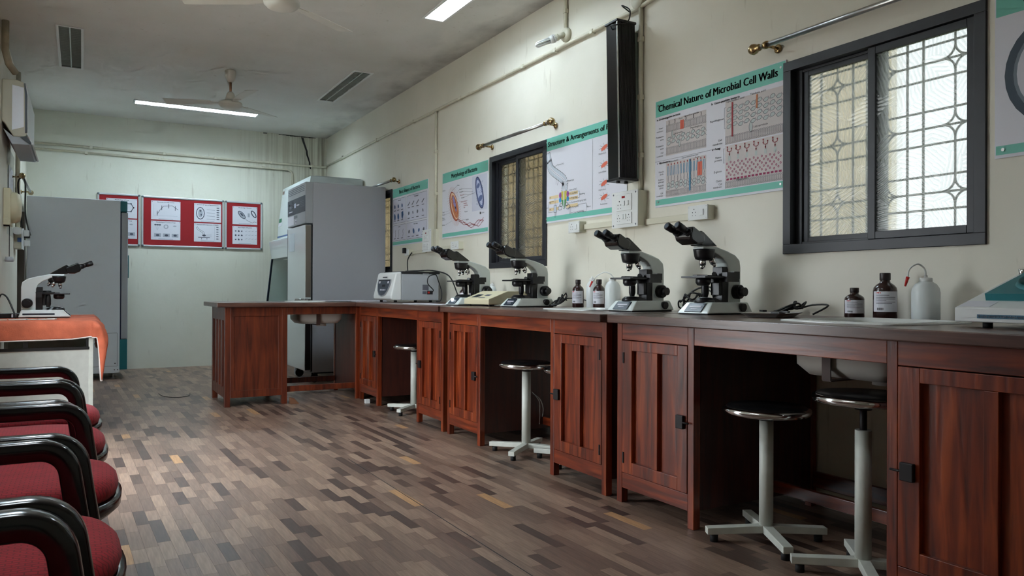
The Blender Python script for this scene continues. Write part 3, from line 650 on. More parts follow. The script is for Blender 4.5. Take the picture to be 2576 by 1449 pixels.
# ================================================================== MICROSCOPES
def microscope_proto():
    t = thing('microscope', 'x', 'microscope', (0,0,0), 0, 'binocular microscopes')
    b = MB(); b.frustum(-.166, .165, -.095, .095, .006, -.15, .112, -.078, .078, .058); base = b.build('base', M['enamel'], t, .006)
    MB().box(-.155, .155, -.085, .085, 0, .008).build('base_pad', M['rubber'], base)
    # slanted front plate
    q = MB(); P = lambda s, w, e: (.1665 - .0535*s + e, w, .006+.052*s + e*.9)
    q.hexa([P(.12,-.05,-.002), P(.12,.05,-.002), P(.88,.05,-.002), P(.88,-.05,-.002), P(.12,-.05,.003), P(.12,.05,.003), P(.88,.05,.003), P(.88,-.05,.003)]); pl = q.build('name_plate', M['navy'], base)
    A = Art(lambda u, v, w: P(.2+v, u, .003+w)); A.rect(-.035, .30, .035, .42, M['paper']); A.rect(-.02, .12, .02, .18, M['paper']); A.build('plate_print', pl)
    MB().box(-.14, .06, -.0905, -.0875, .022, .034).build('side_stripe', M['navy'], base)
    prof = [(-.153,.05),(-.153,.225),(-.146,.262),(-.11,.288),(-.05,.306),(.025,.322),(.122,.322),(.122,.308),(.06,.302),(.018,.286),(-.02,.268),(-.045,.245),(-.058,.215),(-.06,.18),(-.06,.05)]
    MB().prism(prof, 'y', -.033, .033).build('arm', M['enamel'], t, .006)
    c = MB(); c.box(-.062, -.018, -.03, .03, .056, .228); c.box(-.03, .0, -.026, .026, .09, .17); c.box(-.055, .02, -.024, .024, .15, .172); c.build('stage_bracket', M['black'], t, .003)
    s = MB(); s.box(-.043, .157, -.075, .075, .172, .181); st = s.build('stage', M['black'], t, .002)
    s = MB(); s.box(-.06, .06, -.085, -.06, .181, .19); s.box(-.03, .09, -.06, .03, .181, .186); s.cyl((.0, 0, .186), (.03, .02, .192), .012, n=10); s.box(-.07, .02, .06, .088, .155, .2); s.box(-.09, -.05, .05, .075, .17, .205); s.box(-.05, -.02, -.092, -.078, .15, .186); s.build('slide_holder', M['black'], st)
    MB().lathe([(.03, .176), (.036, .168), (.036, .15), (.028, .138), (.02, .136)], (.085, 0, 0)).build('condenser', M['black'], t)
    MB().lathe([(.012, .172), (.015, .16), (.018, .13), (.018, .1), (.012, .078)], (.018, -.045, 0), 14).build('stage_knob', M['black'], t)
    i = MB(); i.lathe([(.05, .056), (.048, .066), (.036, .078), (.03, .08)], (.075, 0, 0)); i.frustum(-.02, .07, -.04, .04, .056, .03, .07, -.03, .03, .078); i.build('illuminator', M['black'], t)
    MB().lathe([(.001, .0815), (.022, .0812), (.024, .079)], (.075, 0, 0), 16).build('lamp_lens', M['greyp'], t)
    n = MB(); n.lathe([(.052, .31), (.05, .30), (.046, .275), (.04, .262), (.02, .256)], (.08, 0, 0)); n.lathe([(.03, .305), (.038, .275), (.02, .262)], (.05, 0, 0), 14); n.build('nosepiece', M['black'], t)
    for (px, py, dx, dy, l) in ((.09, 0, .1, 0, .05), (.055, -.025, -.35, -.25, .042), (.055, .025, -.35, .25, .042), (.03, 0, -.6, 0, .035)):
        v = Vector((dx, dy, -1)).normalized(); p0 = Vector((px, py, .265)); ob = MB(); ob.cyl(p0, p0+v*l*.65, .013, n=14); ob.cyl(p0+v*l*.65, p0+v*l, .012, .006, n=14); ob.build('objective', M['chrome'], t)
    h = MB(); h.prism([(.024, .324), (.122, .388), (.138, .394), (.152, .375), (.148, .332), (.13, .324)], 'y', -.036, .036); h.build('head', M['gloss'], t, .004)
    bb = MB(); bb.prism([(.132, .34), (.128, .372), (.205, .41), (.218, .405), (.232, .368), (.222, .345), (.185, .328), (.15, .328)], 'y', -.05, .05); bb.build('binocular_body', M['gloss'], t, .008)
    for sy in (-1, 1):
        e = MB(); p0 = Vector((.212, sy*.031, .376)); d = Vector((.90, 0, .36)).normalized()
        e.cyl(p0, p0+d*.03, .019, n=18); e.cyl(p0+d*.03, p0+d*.055, .0155, n=18); e.cyl(p0+d*.055, p0+d*.095, .0175, .0185, n=18); e.cyl(p0+d*.095, p0+d*.1, .0185, .013, n=18)
        eo = e.build('eyepiece', M['black'], t); MB().cyl(p0+d*.1, p0+d*.1005, .011, n=14).build('lens', M['navy'], eo)
    for sy in (-1, 1):
        k = MB(); k.cyl((-.114, sy*.033, .108), (-.114, sy*.06, .108), .035, n=24); k.cyl((-.114, sy*.06, .108), (-.114, sy*.064, .108), .035, .03, n=24); k.cyl((-.114, sy*.064, .108), (-.114, sy*.09, .108), .021, n=20); k.build('focus_knob', M['black'], t)
    MB().cyl((-.09, .08, .034), (-.09, .102, .032), .02, n=18).build('dimmer_knob', M['black'], t)
    return t
mproto = microscope_proto()
def put_scope(o, x, y, z, rz, label, glow=False):
    o.location = (x, y, z); o.rotation_euler = (0, 0, rz); o['label'] = label
    return o
put_scope(mproto, 2.66, 2.70, ZT, math.radians(186), 'microscope on the bench below the bright window, beside the steel tray')
put_scope(copy_tree(mproto), 2.64, 3.235, ZT, math.radians(188), 'microscope by the wash bottle, head turned towards the aisle')
put_scope(copy_tree(mproto), 2.62, 4.40, ZT, math.radians(186), 'microscope standing in front of the beige instrument and narrow window')
m1 = put_scope(copy_tree(mproto), 2.50, 5.02, ZT, math.radians(184), 'microscope next to the white centrifuge with its lamp glowing')
put_scope(copy_tree(mproto), -.225, 6.62, .7655, math.radians(0), 'microscope on the orange cloth of the desk')
for c in m1.children:
    if c.name.startswith('base') :
        for g in c.children:
            if g.name.startswith('name_plate'):
                MB().box(.139, .146, -.03, .0, .028, .052).build('lamp_glow', ledglow, c)

# ================================================================== BOTTLES
def label_wrap(r, z0, z1, a0, a1, parent, red=True):
    n = 14; A = Art(lambda u, v, w: ((r+w)*math.cos(a0+(a1-a0)*u), (r+w)*math.sin(a0+(a1-a0)*u), z0+(z1-z0)*v), .0003, .0002)
    def rect(u0, v0, u1, v1, m, l):
        k = max(1, int((u1-u0)*n))
        for i in range(k): A.rect(u0+(u1-u0)*i/k, v0, u0+(u1-u0)*(i+1)/k, v1, m, l)
    rect(0, 0, 1, 1, M['paper'], 0)
    if red: rect(.12, .9, .32, .96, M['redp'], 1)
    for v, u1 in ((.93, .0), (.8, .6), (.7, .85), (.62, .85), (.55, .5), (.47, .85), (.4, .7)):
        if u1: rect(.14, v, u1, v+.025, M['inkg'], 1)
    for k in range(9): rect(.18+k*.026, .08, .18+k*.026+(.014 if k % 3 else .02), .2, M['ink'], 1)
    A.build('paper_label', parent)
def reagent_bottle(x, y, z, r, h, label, group='dark reagent bottles', rz=0.):
    t = thing('reagent_bottle', label, 'bottle', (x, y, z), rz, group)
    MB().lathe([(.001, .002), (r*.9, 0), (r, .006), (r, h*.62), (r*.95, h*.68), (r*.75, h*.74), (r*.45, h*.79), (r*.4, h*.84), (r*.4, h*.9), (.001, h*.9)], n=28).build('bottle_body', M['amber'], t)
    MB().lathe([(r*.44, h*.84), (r*.46, h*.85), (r*.46, h*.985), (r*.42, h), (.001, h)], n=24).build('cap', M['dkcap'], t)
    label_wrap(r, h*.16, h*.60, math.radians(150), math.radians(290), t)
    return t
def wash_bottle(x, y, z, r, h, label, rz=0., tip=True, k=1., spout=True):
    t = thing('wash_bottle', label, 'bottle', (x, y, z), rz, 'plastic wash bottles')
    MB().lathe([(.001, .002), (r*.92, 0), (r, .008), (r, h*.66), (r*.94, h*.76), (r*.75, h*.85), (r*.5, h*.9), (r*.42, h*.92)], n=28, cap=False).build('bottle_body', POLY, t)
    MB().lathe([(r*.97, .004), (r*.97, h*.36), (.001, h*.361)], n=24).build('liquid', hazy_plastic('clear_liquid', (210, 218, 218), .6, .1) if 'liq' not in MATS else MATS['liq'], t)
    MB().lathe([(r*.44, h*.9), (r*.47, h*.92), (r*.47, h*.985), (r*.4, h), (r*.14, h*1.01), (r*.12, h*1.06), (.001, h*1.06)], n=20).build('cap', M['white'], t)
    if spout: MB().tube(spline([(0, 0, h*.98), (-.004*k, 0, h*1.2), (-.03*k, 0, h*1.32), (-.06*k, 0, h*1.2), (-.066*k, 0, h*1.0)] if k == 1. else [(0, 0, h*.98), (-.01, 0, h*1.12), (-.05, 0, h*1.2), (-.10, 0, h*1.08), (-.135, 0, h*.88)]), .0035, 8, r2=.0028).build('spout', M['white'], t)
    if spout and tip:
        if k == 1.: MB().cyl((-.066, 0, h*1.02), (-.076, 0, h*.80), .007, .0035, n=10).build('red_tip', M['redp'], t)
        else: MB().cyl((-.13, 0, h*.91), (-.148, 0, h*.72), .007, .0035, n=10).build('red_tip', M['redp'], t)
    return t
reagent_bottle(2.83, 2.065, ZT, .039, .127, 'small dark reagent bottle with white label by the sink')
reagent_bottle(2.83, 1.925, ZT, .045, .187, 'tall dark reagent bottle with white label under the bright window')
reagent_bottle(2.82, 4.09, ZT, .0375, .182, 'dark reagent bottle by the cable coil, between microscopes')
reagent_bottle(2.82, 3.86, ZT, .0375, .182, 'dark reagent bottle between two wash bottles')
reagent_bottle(2.74, 5.44, ZT, .038, .20, 'dark reagent bottle behind microscope, tallest beside the centrifuge')
reagent_bottle(2.66, 5.46, ZT, .034, .15, 'short dark reagent bottle touching the centrifuge side')
wash_bottle(2.83, 1.755, ZT, .05, .165, 'milky wash bottle with red tipped spout near the colony counter', math.radians(-35))
wash_bottle(2.85, 3.975, ZT, .038, .19, 'slim clear wash bottle between the two dark bottles', 0, False, 1., False)
wash_bottle(2.77, 3.655, ZT, .047, .185, 'wide milky wash bottle beside the microscope', math.radians(-58), True, 2.)
wash_bottle(2.82, 5.28, ZT, .036, .16, 'small wash bottle behind the microscope with glowing lamp', 0, False, 1., False)

# ================================================================== BENCH INSTRUMENTS
def centrifuge():
    t = thing('centrifuge', 'white boxy centrifuge with a dark shield shaped control panel', 'centrifuge', (2.38, 6.35, ZT), 0)
    # x 0 front .. .45 back, y 0 near .. .46 far
    MB().box(.10, .46, 0, .46, .018, .255).build('housing', M['greyp'], t, .006)
    fr = MB(); fr.prism([(.0, .03), (.0, .06), (.045, .255), (.06, .27), (.10, .272), (.10, .018), (.02, .018)], 'y', -.002, .462); fr.build('front_shell', M['white'], t, .012, seg=3)
    MB().box(.105, .47, -.004, .464, .255, .278).build('lid', M['black'], t, .004); MB().box(.3, .36, -.006, -.002, .25, .26).build('latch', M['greyp'], t)
    A = Art(lambda u, v, w: (.0 + .045*(v-.03)/.195*1. - .006 - w, .23-u, .03+v), 0, .0008)
    sh = [(-.15, .17), (.15, .17), (.15, .13), (.12, .075), (.07, .04), (0, .028), (-.07, .04), (-.12, .075), (-.15, .13)]
    A.poly([(u*1.12, .1+(v-.1)*1.12) for u, v in sh], M['greyp'], 1); A.poly(sh, M['navy'], 2); A.rect(-.15, .165, .15, .172, M['ink'], 3)
    A.rect(-.03, .11, .05, .13, M['ink'], 3)
    for k in range(5): A.rect(-.06+k*.03, .075, -.043+k*.03, .088, M['paper'], 3)
    A.rect(-.13, .14, -.09, .16, M['paper'], 3); A.rect(.09, .14, .13, .16, M['paper'], 3); A.rect(-.06, .19, .06, .2, M['ink'], 3)
    A.build('control_panel', t)
    B = Art(lambda u, v, w: (u, -.001-w, v)); B.rect(.30, .11, .36, .16, M['inkg']); B.rect(.30, .075, .34, .10, M['inkg'], 1); B.rect(.345, .072, .40, .105, M['ink'], 1); B.rect(.35, .08, .37, .097, M['redp'], 2); B.build('rating_plates', t)
    for x in (.06, .4):
        for y in (.05, .41): MB().cyl((x, y, 0), (x, y, .02), .014, n=10).build('rubber_foot', M['rubber'], t)
    p = spline([(.372, -.008, .09), (.385, -.05, .11), (.33, -.05, .17), (.34, -.05, .23), (.41, -.04, .25), (.44, -.03, .2), (.47, -.04, .10), (.46, -.05, .02), (.42, -.03, .006)])
    MB().tube(p, .0045, 8).build('power_cord', M['cable'], t)
centrifuge()
tag(MB().tube(spline([(2.92, 7.20, 1.36), (2.86, 7.16, 1.28), (2.84, 7.1, 1.16), (2.76, 6.9, 1.158), (2.68, 6.75, 1.158), (2.7, 6.5, 1.158), (2.78, 6.36, 1.158), (2.87, 6.2, 1.11), (2.88, 6.05, .96), (2.86, 5.95, .878)]), .006, 8).build('power_cable', M['cable']), 'black cable draped over the centrifuge lid', 'cable')
def beige_box():
    t = thing('colorimeter', 'cream metal instrument with sloping top behind a microscope', 'instrument', (2.42, 4.58, ZT), math.radians(8))
    MB().prism([(0, .012), (0, .05), (.16, .105), (.36, .105), (.36, .012)], 'y', 0, .30).build('case', M['beige'], t, .004)
    A = Art(lambda u, v, w: (v, .3-u, .05+v*.055/.16+.0006+w)); A.rect(.05, .03, .12, .09, M['navy']); A.rect(.06, .045, .11, .075, M['ink'], 2); A.rect(.14, .02, .22, .03, M['inkg']); A.rect(.16, .06, .22, .09, M['inkg']); A.build('display', t)
    for x in (.03, .33):
        for y in (.03, .27): MB().cyl((x, y, 0), (x, y, .014), .012, n=8).build('rubber_foot', M['rubber'], t)
beige_box()
def colony_counter():
    t = thing('colony_counter', 'white sloping colony counter with teal frame at the bench end', 'instrument', (2.41, .90, ZT), 0)
    MB().prism([(0, .018), (0, .062), (.43, .19), (.43, .018)], 'y', 0, .5).build('case', M['white'], t, .003)
    k = .128/.43; S = lambda x, y, e=0: (x - e*k*.95, y, .062 + x*k + e)
    def slab(x0, x1, y0, y1, e0, e1, name, m, par, bev=.002):
        b = MB(); b.hexa([S(x0,y0,e0), S(x1,y0,e0), S(x1,y1,e0), S(x0,y1,e0), S(x0,y0,e1), S(x1,y0,e1), S(x1,y1,e1), S(x0,y1,e1)]); return b.build(name, m, par, bev)
    # teal frame with a round window
    n = 32; mb = MB(); cx, cy, a = .215, .255, .115
    outer = []; inner = []
    for i in range(n):
        th = 2*PI*i/n; c, s = math.cos(th), math.sin(th); q = max(abs(c), abs(s)); outer.append((cx+.14*c/q, cy+.19*s/q)); inner.append((cx+a*c, cy+a*1.25*s))
    mb.loft([[S(*p, 0) for p in outer], [S(*p, .022) for p in outer], [S(*p, .022) for p in inner], [S(*p, 0) for p in inner]], cap=False, smooth=False); tf = mb.build('teal_frame', M['teal'], t)
    mb = MB(); mb.loft([[S(cx+(a+.012)*math.cos(2*PI*i/n), cy+(a+.012)*1.25*math.sin(2*PI*i/n), .022) for i in range(n)], [S(cx+(a+.004)*math.cos(2*PI*i/n), cy+(a+.004)*1.25*math.sin(2*PI*i/n), .034) for i in range(n)], [S(cx+a*math.cos(2*PI*i/n), cy+a*1.25*math.sin(2*PI*i/n), .02) for i in range(n)]], cap=False); mb.build('window_ring', M['teal'], tf)
    mb = MB(); k0 = len(mb.v); mb.v += [S(cx+a*math.cos(2*PI*i/n), cy+a*1.25*math.sin(2*PI*i/n), .006) for i in range(n)]; mb.face(range(n)); mb.build('ground_glass', M['greyp'], tf)
    slab(.01, .065, .40, .495, .0005, .001, 'paper_sticker', M['paper'], t, 0); slab(.36, .425, .1, .42, .0005, .003, 'control_panel', M['paper'], t, 0)
    slab(.362, .368, .1, .42, .003, .0036, 'panel_stripe', M['redp'], t, 0); slab(.417, .423, .1, .42, .003, .0036, 'panel_stripe', M['redp'], t, 0)
    MB().cyl(S(.39, .3, .003), S(.39, .3, .03), .014, n=14).build('red_knob', M['redp'], t)
    MB().cyl(S(.33, .46, 0), S(.33, .46, .03), .013, n=16).build('chrome_knob', M['chrome'], t)
    A = Art(lambda u, v, w: (-.0006-w, .43-u, v)); A.rect(0, .03, .17, .042, mat('label_blue', (30, 90, 120), .4)); A.text('PLEASE SWITCH OFF WHEN NOT IN USE', .004, .0325, .007, M['paper'], .162, .01, 2); A.build('warning_label', t)
    for x in (.04, .39):
        for y in (.06, .42): MB().cyl((x, y, 0), (x, y, .02), .014, n=10).build('rubber_foot', M['rubber'], t)
colony_counter()
def steel_tray():
    t = thing('steel_tray', 'shallow steel tray in front of the sink with dark slides', 'tray', (2.60, 2.30, ZT), math.radians(25))
    m = MB(); R4 = lambda a, b, z: [(x, y, z) for x, y in ((-a,-b+.02),(-a+.02,-b),(a-.02,-b),(a,-b+.02),(a,b-.02),(a-.02,b),(-a+.02,b),(-a,b-.02))]
    m.loft([R4(.12, .07, .001), R4(.145, .09, .018), R4(.152, .097, .019), R4(.145, .091, .015), R4(.118, .068, .004)], True, False); m.build('tray_dish', mat('tray_steel', (205, 205, 202), .32, .55), t)
    for i in range(6): a = R_.uniform(0, 3); x, y = R_.uniform(-.09, .09), R_.uniform(-.05, .05); o = MB().box(-.02, .02, -.009, .009, 0, .008).build('slide', M['black'], t); o.location = (x, y, .006+.003*i); o.rotation_euler = (0, 0, a)
steel_tray()
def coil(name, c, r, label, seed, n=5, tail=None, h=.05):
    rr = random.Random(seed); pts = []
    for k in range(n*10):
        t = 2*PI*k/10; q = 1+.35*math.sin(k*.9+seed); pts.append((c[0]+r*q*math.cos(t)*(.6+.5*rr.random()), c[1]+r*q*1.3*math.sin(t)*(.7+.4*rr.random()), ZT+.008+h*(.5+.5*math.sin(k*.63+seed))*rr.uniform(.4, 1)))
    if tail: pts += tail
    o = MB().tube(spline(pts, 4), .0042, 7).build(name, M['cable']); tag(o, label, 'cable', 'black power cables'); return o
coil('coiled_cable', (2.78, 4.255), .045, 'coiled black cable beside the microscope at the narrow window', 2, 6, [(2.87, 4.2, ZT+.06), (2.9, 4.14, ZT+.05), (2.91, 4.08, ZT+.04)], .09)
coil('coiled_cable', (2.79, 2.98), .05, 'tangle of black cable between the two large microscopes', 4, 6, [(2.83, 2.95, ZT+.10), (2.78, 2.85, ZT+.11), (2.74, 2.78, ZT+.05)], .10)
coil('coiled_cable', (2.82, 2.42), .06, 'loop of black cable lying behind the steel tray', 9, 5, [(2.86, 2.3, ZT+.05), (2.84, 2.2, ZT+.05), (2.8, 2.25, ZT+.01)], .06)
tag(MB().tube(spline([(2.80, 3.10, ZT+.05), (2.84, 3.02, ZT+.12), (2.86, 2.93, ZT+.13), (2.84, 2.84, ZT+.08), (2.80, 2.78, ZT+.02)]), .005, 8).build('power_cable', M['cable']), 'thick black cable arching between the large microscopes', 'cable')
def sheet(x, y, z, w, h, rz, label, n=1):
    o = MB().box(-w/2, w/2, -h/2, h/2, 0, .0015*n).build('paper_sheet', M['paper']); o.location = (x, y, z); o.rotation_euler = (0, 0, rz); tag(o, label, 'paper', 'papers lying on the benches')
sheet(2.42, 5.35, ZT, .21, .30, .2, 'white paper sheet on bench beside the glowing microscope')
sheet(2.35, 5.62, ZT, .21, .30, -.15, 'white paper sheet on bench in front of the centrifuge', 2)
sheet(2.05, 6.85, ZT+.009, .30, .21, .1, 'white sheet lying on cross bench over the sink edge')
sheet(2.42, 7.05, ZT, .30, .21, -.1, 'stack of papers at the corner of the cross bench', 6)

# ================================================================== POSTERS ON THE RIGHT WALL
def poster(y0, y1, z0, z1, label):
    t = thing('wall_poster', label, 'poster', (XR-.004, y1, z0), 0, 'teal and white teaching posters')
    W, H = y1-y0, z1-z0
    MB().box(-.003, .003, -W, 0, 0, H).build('board', M['paper'], t)
    for nm, va, vb in (('header_band', H-.095, H-.003), ('footer_band', .012, .045)): A = Art(lambda u, v, w: (-.003-w, -u, v)); A.rect(.004, va, W-.004, vb, M['tealp'], 0); A.build(nm, t)
    for u, v in ((.03, H-.03), (W-.03, H-.03), (.03, .03), (W-.03, .03)): MB().lathe([(.006, 0), (.005, .002), (.001, .003)], (0, 0, 0), 10, 'x').build('pin', M['steel'], t).location = (-.0075, -u, v)
    return t, Art(lambda u, v, w: (-.003-w, -u, v), .0006), W, H
INK, GRY = M['ink'], M['inkg']
def pm(n, c): return mat('print_'+n, c, .6)
SAND, GLY, REDP, BLU = pm('sand', (206, 198, 196)), pm('glycan', (188, 196, 194)), pm('porin', (214, 106, 84)), pm('blue', (66, 132, 168))
MAG, DRED, LIL, ORG = pm('magenta', (150, 36, 84)), pm('dark_red', (150, 30, 40)), pm('lilac', (150, 140, 190)), pm('orange', (196, 120, 76))
def bilayer(A, u0, u1, v, h=.034, slope=0.):
    n = int((u1-u0)/.0115)
    for i in range(n+1):
        u = u0+(u1-u0)*i/n; A.ring(u, v, .005, .005, .0016, GRY, n=6); A.ring(u, v+h, .005, .005, .0016, GRY, n=6)
        A.line([(u-.002, v+.005), (u-.002, v+h-.005)], .0012, GRY); A.line([(u+.002, v+.005), (u+.002, v+h-.005)], .0012, GRY)
def glycan(A, u0, u1, v, n=9):
    d = (u1-u0)/n
    for i in range(n):
        u = u0+d*(i+.5); A.ell(u, v+(.004 if i % 2 else -.004), d*.4, .011, GLY, .3, n=10); A.ring(u, v+(.004 if i % 2 else -.004), d*.4, .011, .0022, GRY, .3, n=10)
        A.line([(u+d*.3, v+.01), (u+d*.7, v-.01)], .0018, GRY)
def chem_poster():
    t, A, W, H = poster(2.52, 3.475, 1.47, 2.095, 'poster titled Chemical Nature of Microbial Cell Walls beside bright window')
    A.text('Chemical Nature of Microbial Cell Walls', .03, H-.068, .042, INK, W-.08, .012)
    A.rect(.0, .268, W*.55, .2695, GRY, 1)
    # a: gram-negative
    A.rect(.095, .29, .42, .495, SAND, 0); A.text('a  Gram-negative bacteria', .015, .508, .012, INK, .2, .01)
    bilayer(A, .10, .415, .30); glycan(A, .10, .415, .365, 8); glycan(A, .10, .415, .39, 8); bilayer(A, .10, .415, .43)
    A.rect(.215, .425, .245, .475, REDP, 4); A.line([(.23, .427), (.23, .473)], .003, DRED, 5); A.ell(.15, .41, .008, .02, GLY, layer=4); A.ring(.15, .41, .008, .02, .002, GRY, layer=5); A.ell(.21, .345, .008, .02, GLY, layer=4); A.ring(.21, .345, .008, .02, .002, GRY, layer=5)
    for u in (.12, .17, .26, .32, .38): A.line([(u, .468), (u+.003, .48), (u, .492)], .004, INK, 4)
    for s, u, v, w in (('Porin', .205, .482, .03), ('Lipopolysaccharide', .245, .488, .12), ('Lipoprotein', .165, .405, .07), ('Peptidoglycan', .3, .412, .09), ('Outer', .035, .455, .035), ('membrane', .015, .438, .055), ('Periplasmic', .01, .405, .065), ('space', .045, .388, .03), ('Periplasmic', .01, .352, .065), ('space', .045, .335, .03), ('Cell', .05, .31, .022), ('membrane', .015, .293, .055)): A.text(s, u, v, .0095, INK, w, .004, 4)
    # b: gram-positive
    A.rect(.56, .278, .94, .505, SAND, 0); A.text('b  Gram-positive bacteria', .46, .508, .012, INK, .2, .01)
    for k in range(4): glycan(A, .565, .935, .375+k*.03, 9)
    bilayer(A, .565, .935, .285)
    A.line([(.61, .315), (.61, .495)], .010, DRED, 5); A.line([(.775, .43), (.775, .498)], .010, ORG, 5); A.ell(.735, .342, .012, .026, GLY, layer=4); A.ring(.735, .342, .012, .026, .002, GRY, layer=5)
    for s, u, v, w in (('Lipoteichoic acid', .57, .498, .12), ('Teichoic acid', .73, .502, .10), ('Peptidoglycan', .45, .415, .1), ('Lipoprotein', .755, .335, .09), ('Cell', .51, .305, .025), ('membrane', .47, .288, .07)): A.text(s, u, v, .0105, INK, w, .004, 4)
    A.line([(.565, .365), (.553, .365), (.553, .475), (.565, .475)], .0016, GRY)
    # c: mycobacteria
    A.rect(.095, .05, .42, .25, SAND, 0); A.text('c  Mycobacteria', .02, .252, .011, INK, .11, .01)
    bilayer(A, .10, .415, .06, .026); glycan(A, .10, .415, .108, 9); glycan(A, .10, .415, .128, 9)
    for i in range(12):
        u = .115+i*.0265; A.line([(u-.006, .175), (u-.004, .23)], .004, BLU, 2); A.line([(u+.006, .175), (u+.004, .23)], .004, BLU, 2); A.ell(u, .238, .004, .006, DRED, layer=3, n=8); A.line([(u-.005, .178), (u, .16)], .0015, GRY); A.line([(u+.005, .178), (u, .16)], .0015, GRY); A.ring(u, .15, .004, .013, .0018, GRY, layer=3, n=8)
    A.line([(.295, .07), (.295, .245)], .012, BLU, 5); A.rect(.355, .145, .39, .22, REDP, 4); A.line([(.372, .147), (.372, .218)], .002, DRED, 5)
    for s, u, v, w in (('Glycolipids', .13, .25, .07), ('Lipoarabinomannan', .23, .257, .13), ('Porin', .335, .243, .035), ('Mycolic', .035, .20, .045), ('acids', .045, .186, .03), ('Arabino-', .03, .155, .05), ('galactan', .03, .141, .05), ('Peptido-', .03, .12, .05), ('glycan', .04, .106, .035), ('Cell', .05, .075, .022), ('membrane', .015, .06, .055)): A.text(s, u, v, .0095, INK, w, .004, 6)
    # d: fungi
    A.rect(.56, .05, .94, .272, SAND, 0); A.text('d  Fungi', .465, .262, .012, INK, .06, .01)
    bilayer(A, .565, .935, .055, .026)
    for i in range(15): A.rect(.57+i*.0245, .09, .587+i*.0245, .1, MAG, 3)
    for j in range(5):
        for i in range(14): A.ring(.573+(i+.5*(j % 2))*.026, .112+j*.0165+(.006 if i % 2 else 0), .0058, .0058, .003, MAG, layer=3, n=8)
    for i in range(6):
        u = .59+i*.06; A.rect(u-.008, .193, u+.008, .217, GLY, 3); A.line([(u, .217), (u, .238), (u-.014, .243), (u-.014, .262)], .0035, DRED, 4); A.line([(u, .238), (u+.014, .243), (u+.014, .252)], .0035, DRED, 4)
        for q in ((0,.226),(-.014,.25),(-.014,.264),(.014,.254)): A.ell(u+q[0], q[1], .0045, .0045, DRED, layer=4, n=7)
    for s, u, v, w in (('Manno-', .49, .215, .045), ('proteins', .485, .2, .052), ('\u03b2-glucan', .48, .14, .055), ('Chitin', .495, .09, .04), ('Cell', .515, .072, .022), ('membrane', .475, .058, .06), ('Lipoprotein', .64, .083, .08)): A.text(s, u, v, .0105, INK, w, .004, 5)
    A.line([(.555, .185), (.548, .185), (.548, .26), (.555, .26)], .0016, GRY)
    A.build('printed_diagrams', t)
chem_poster()
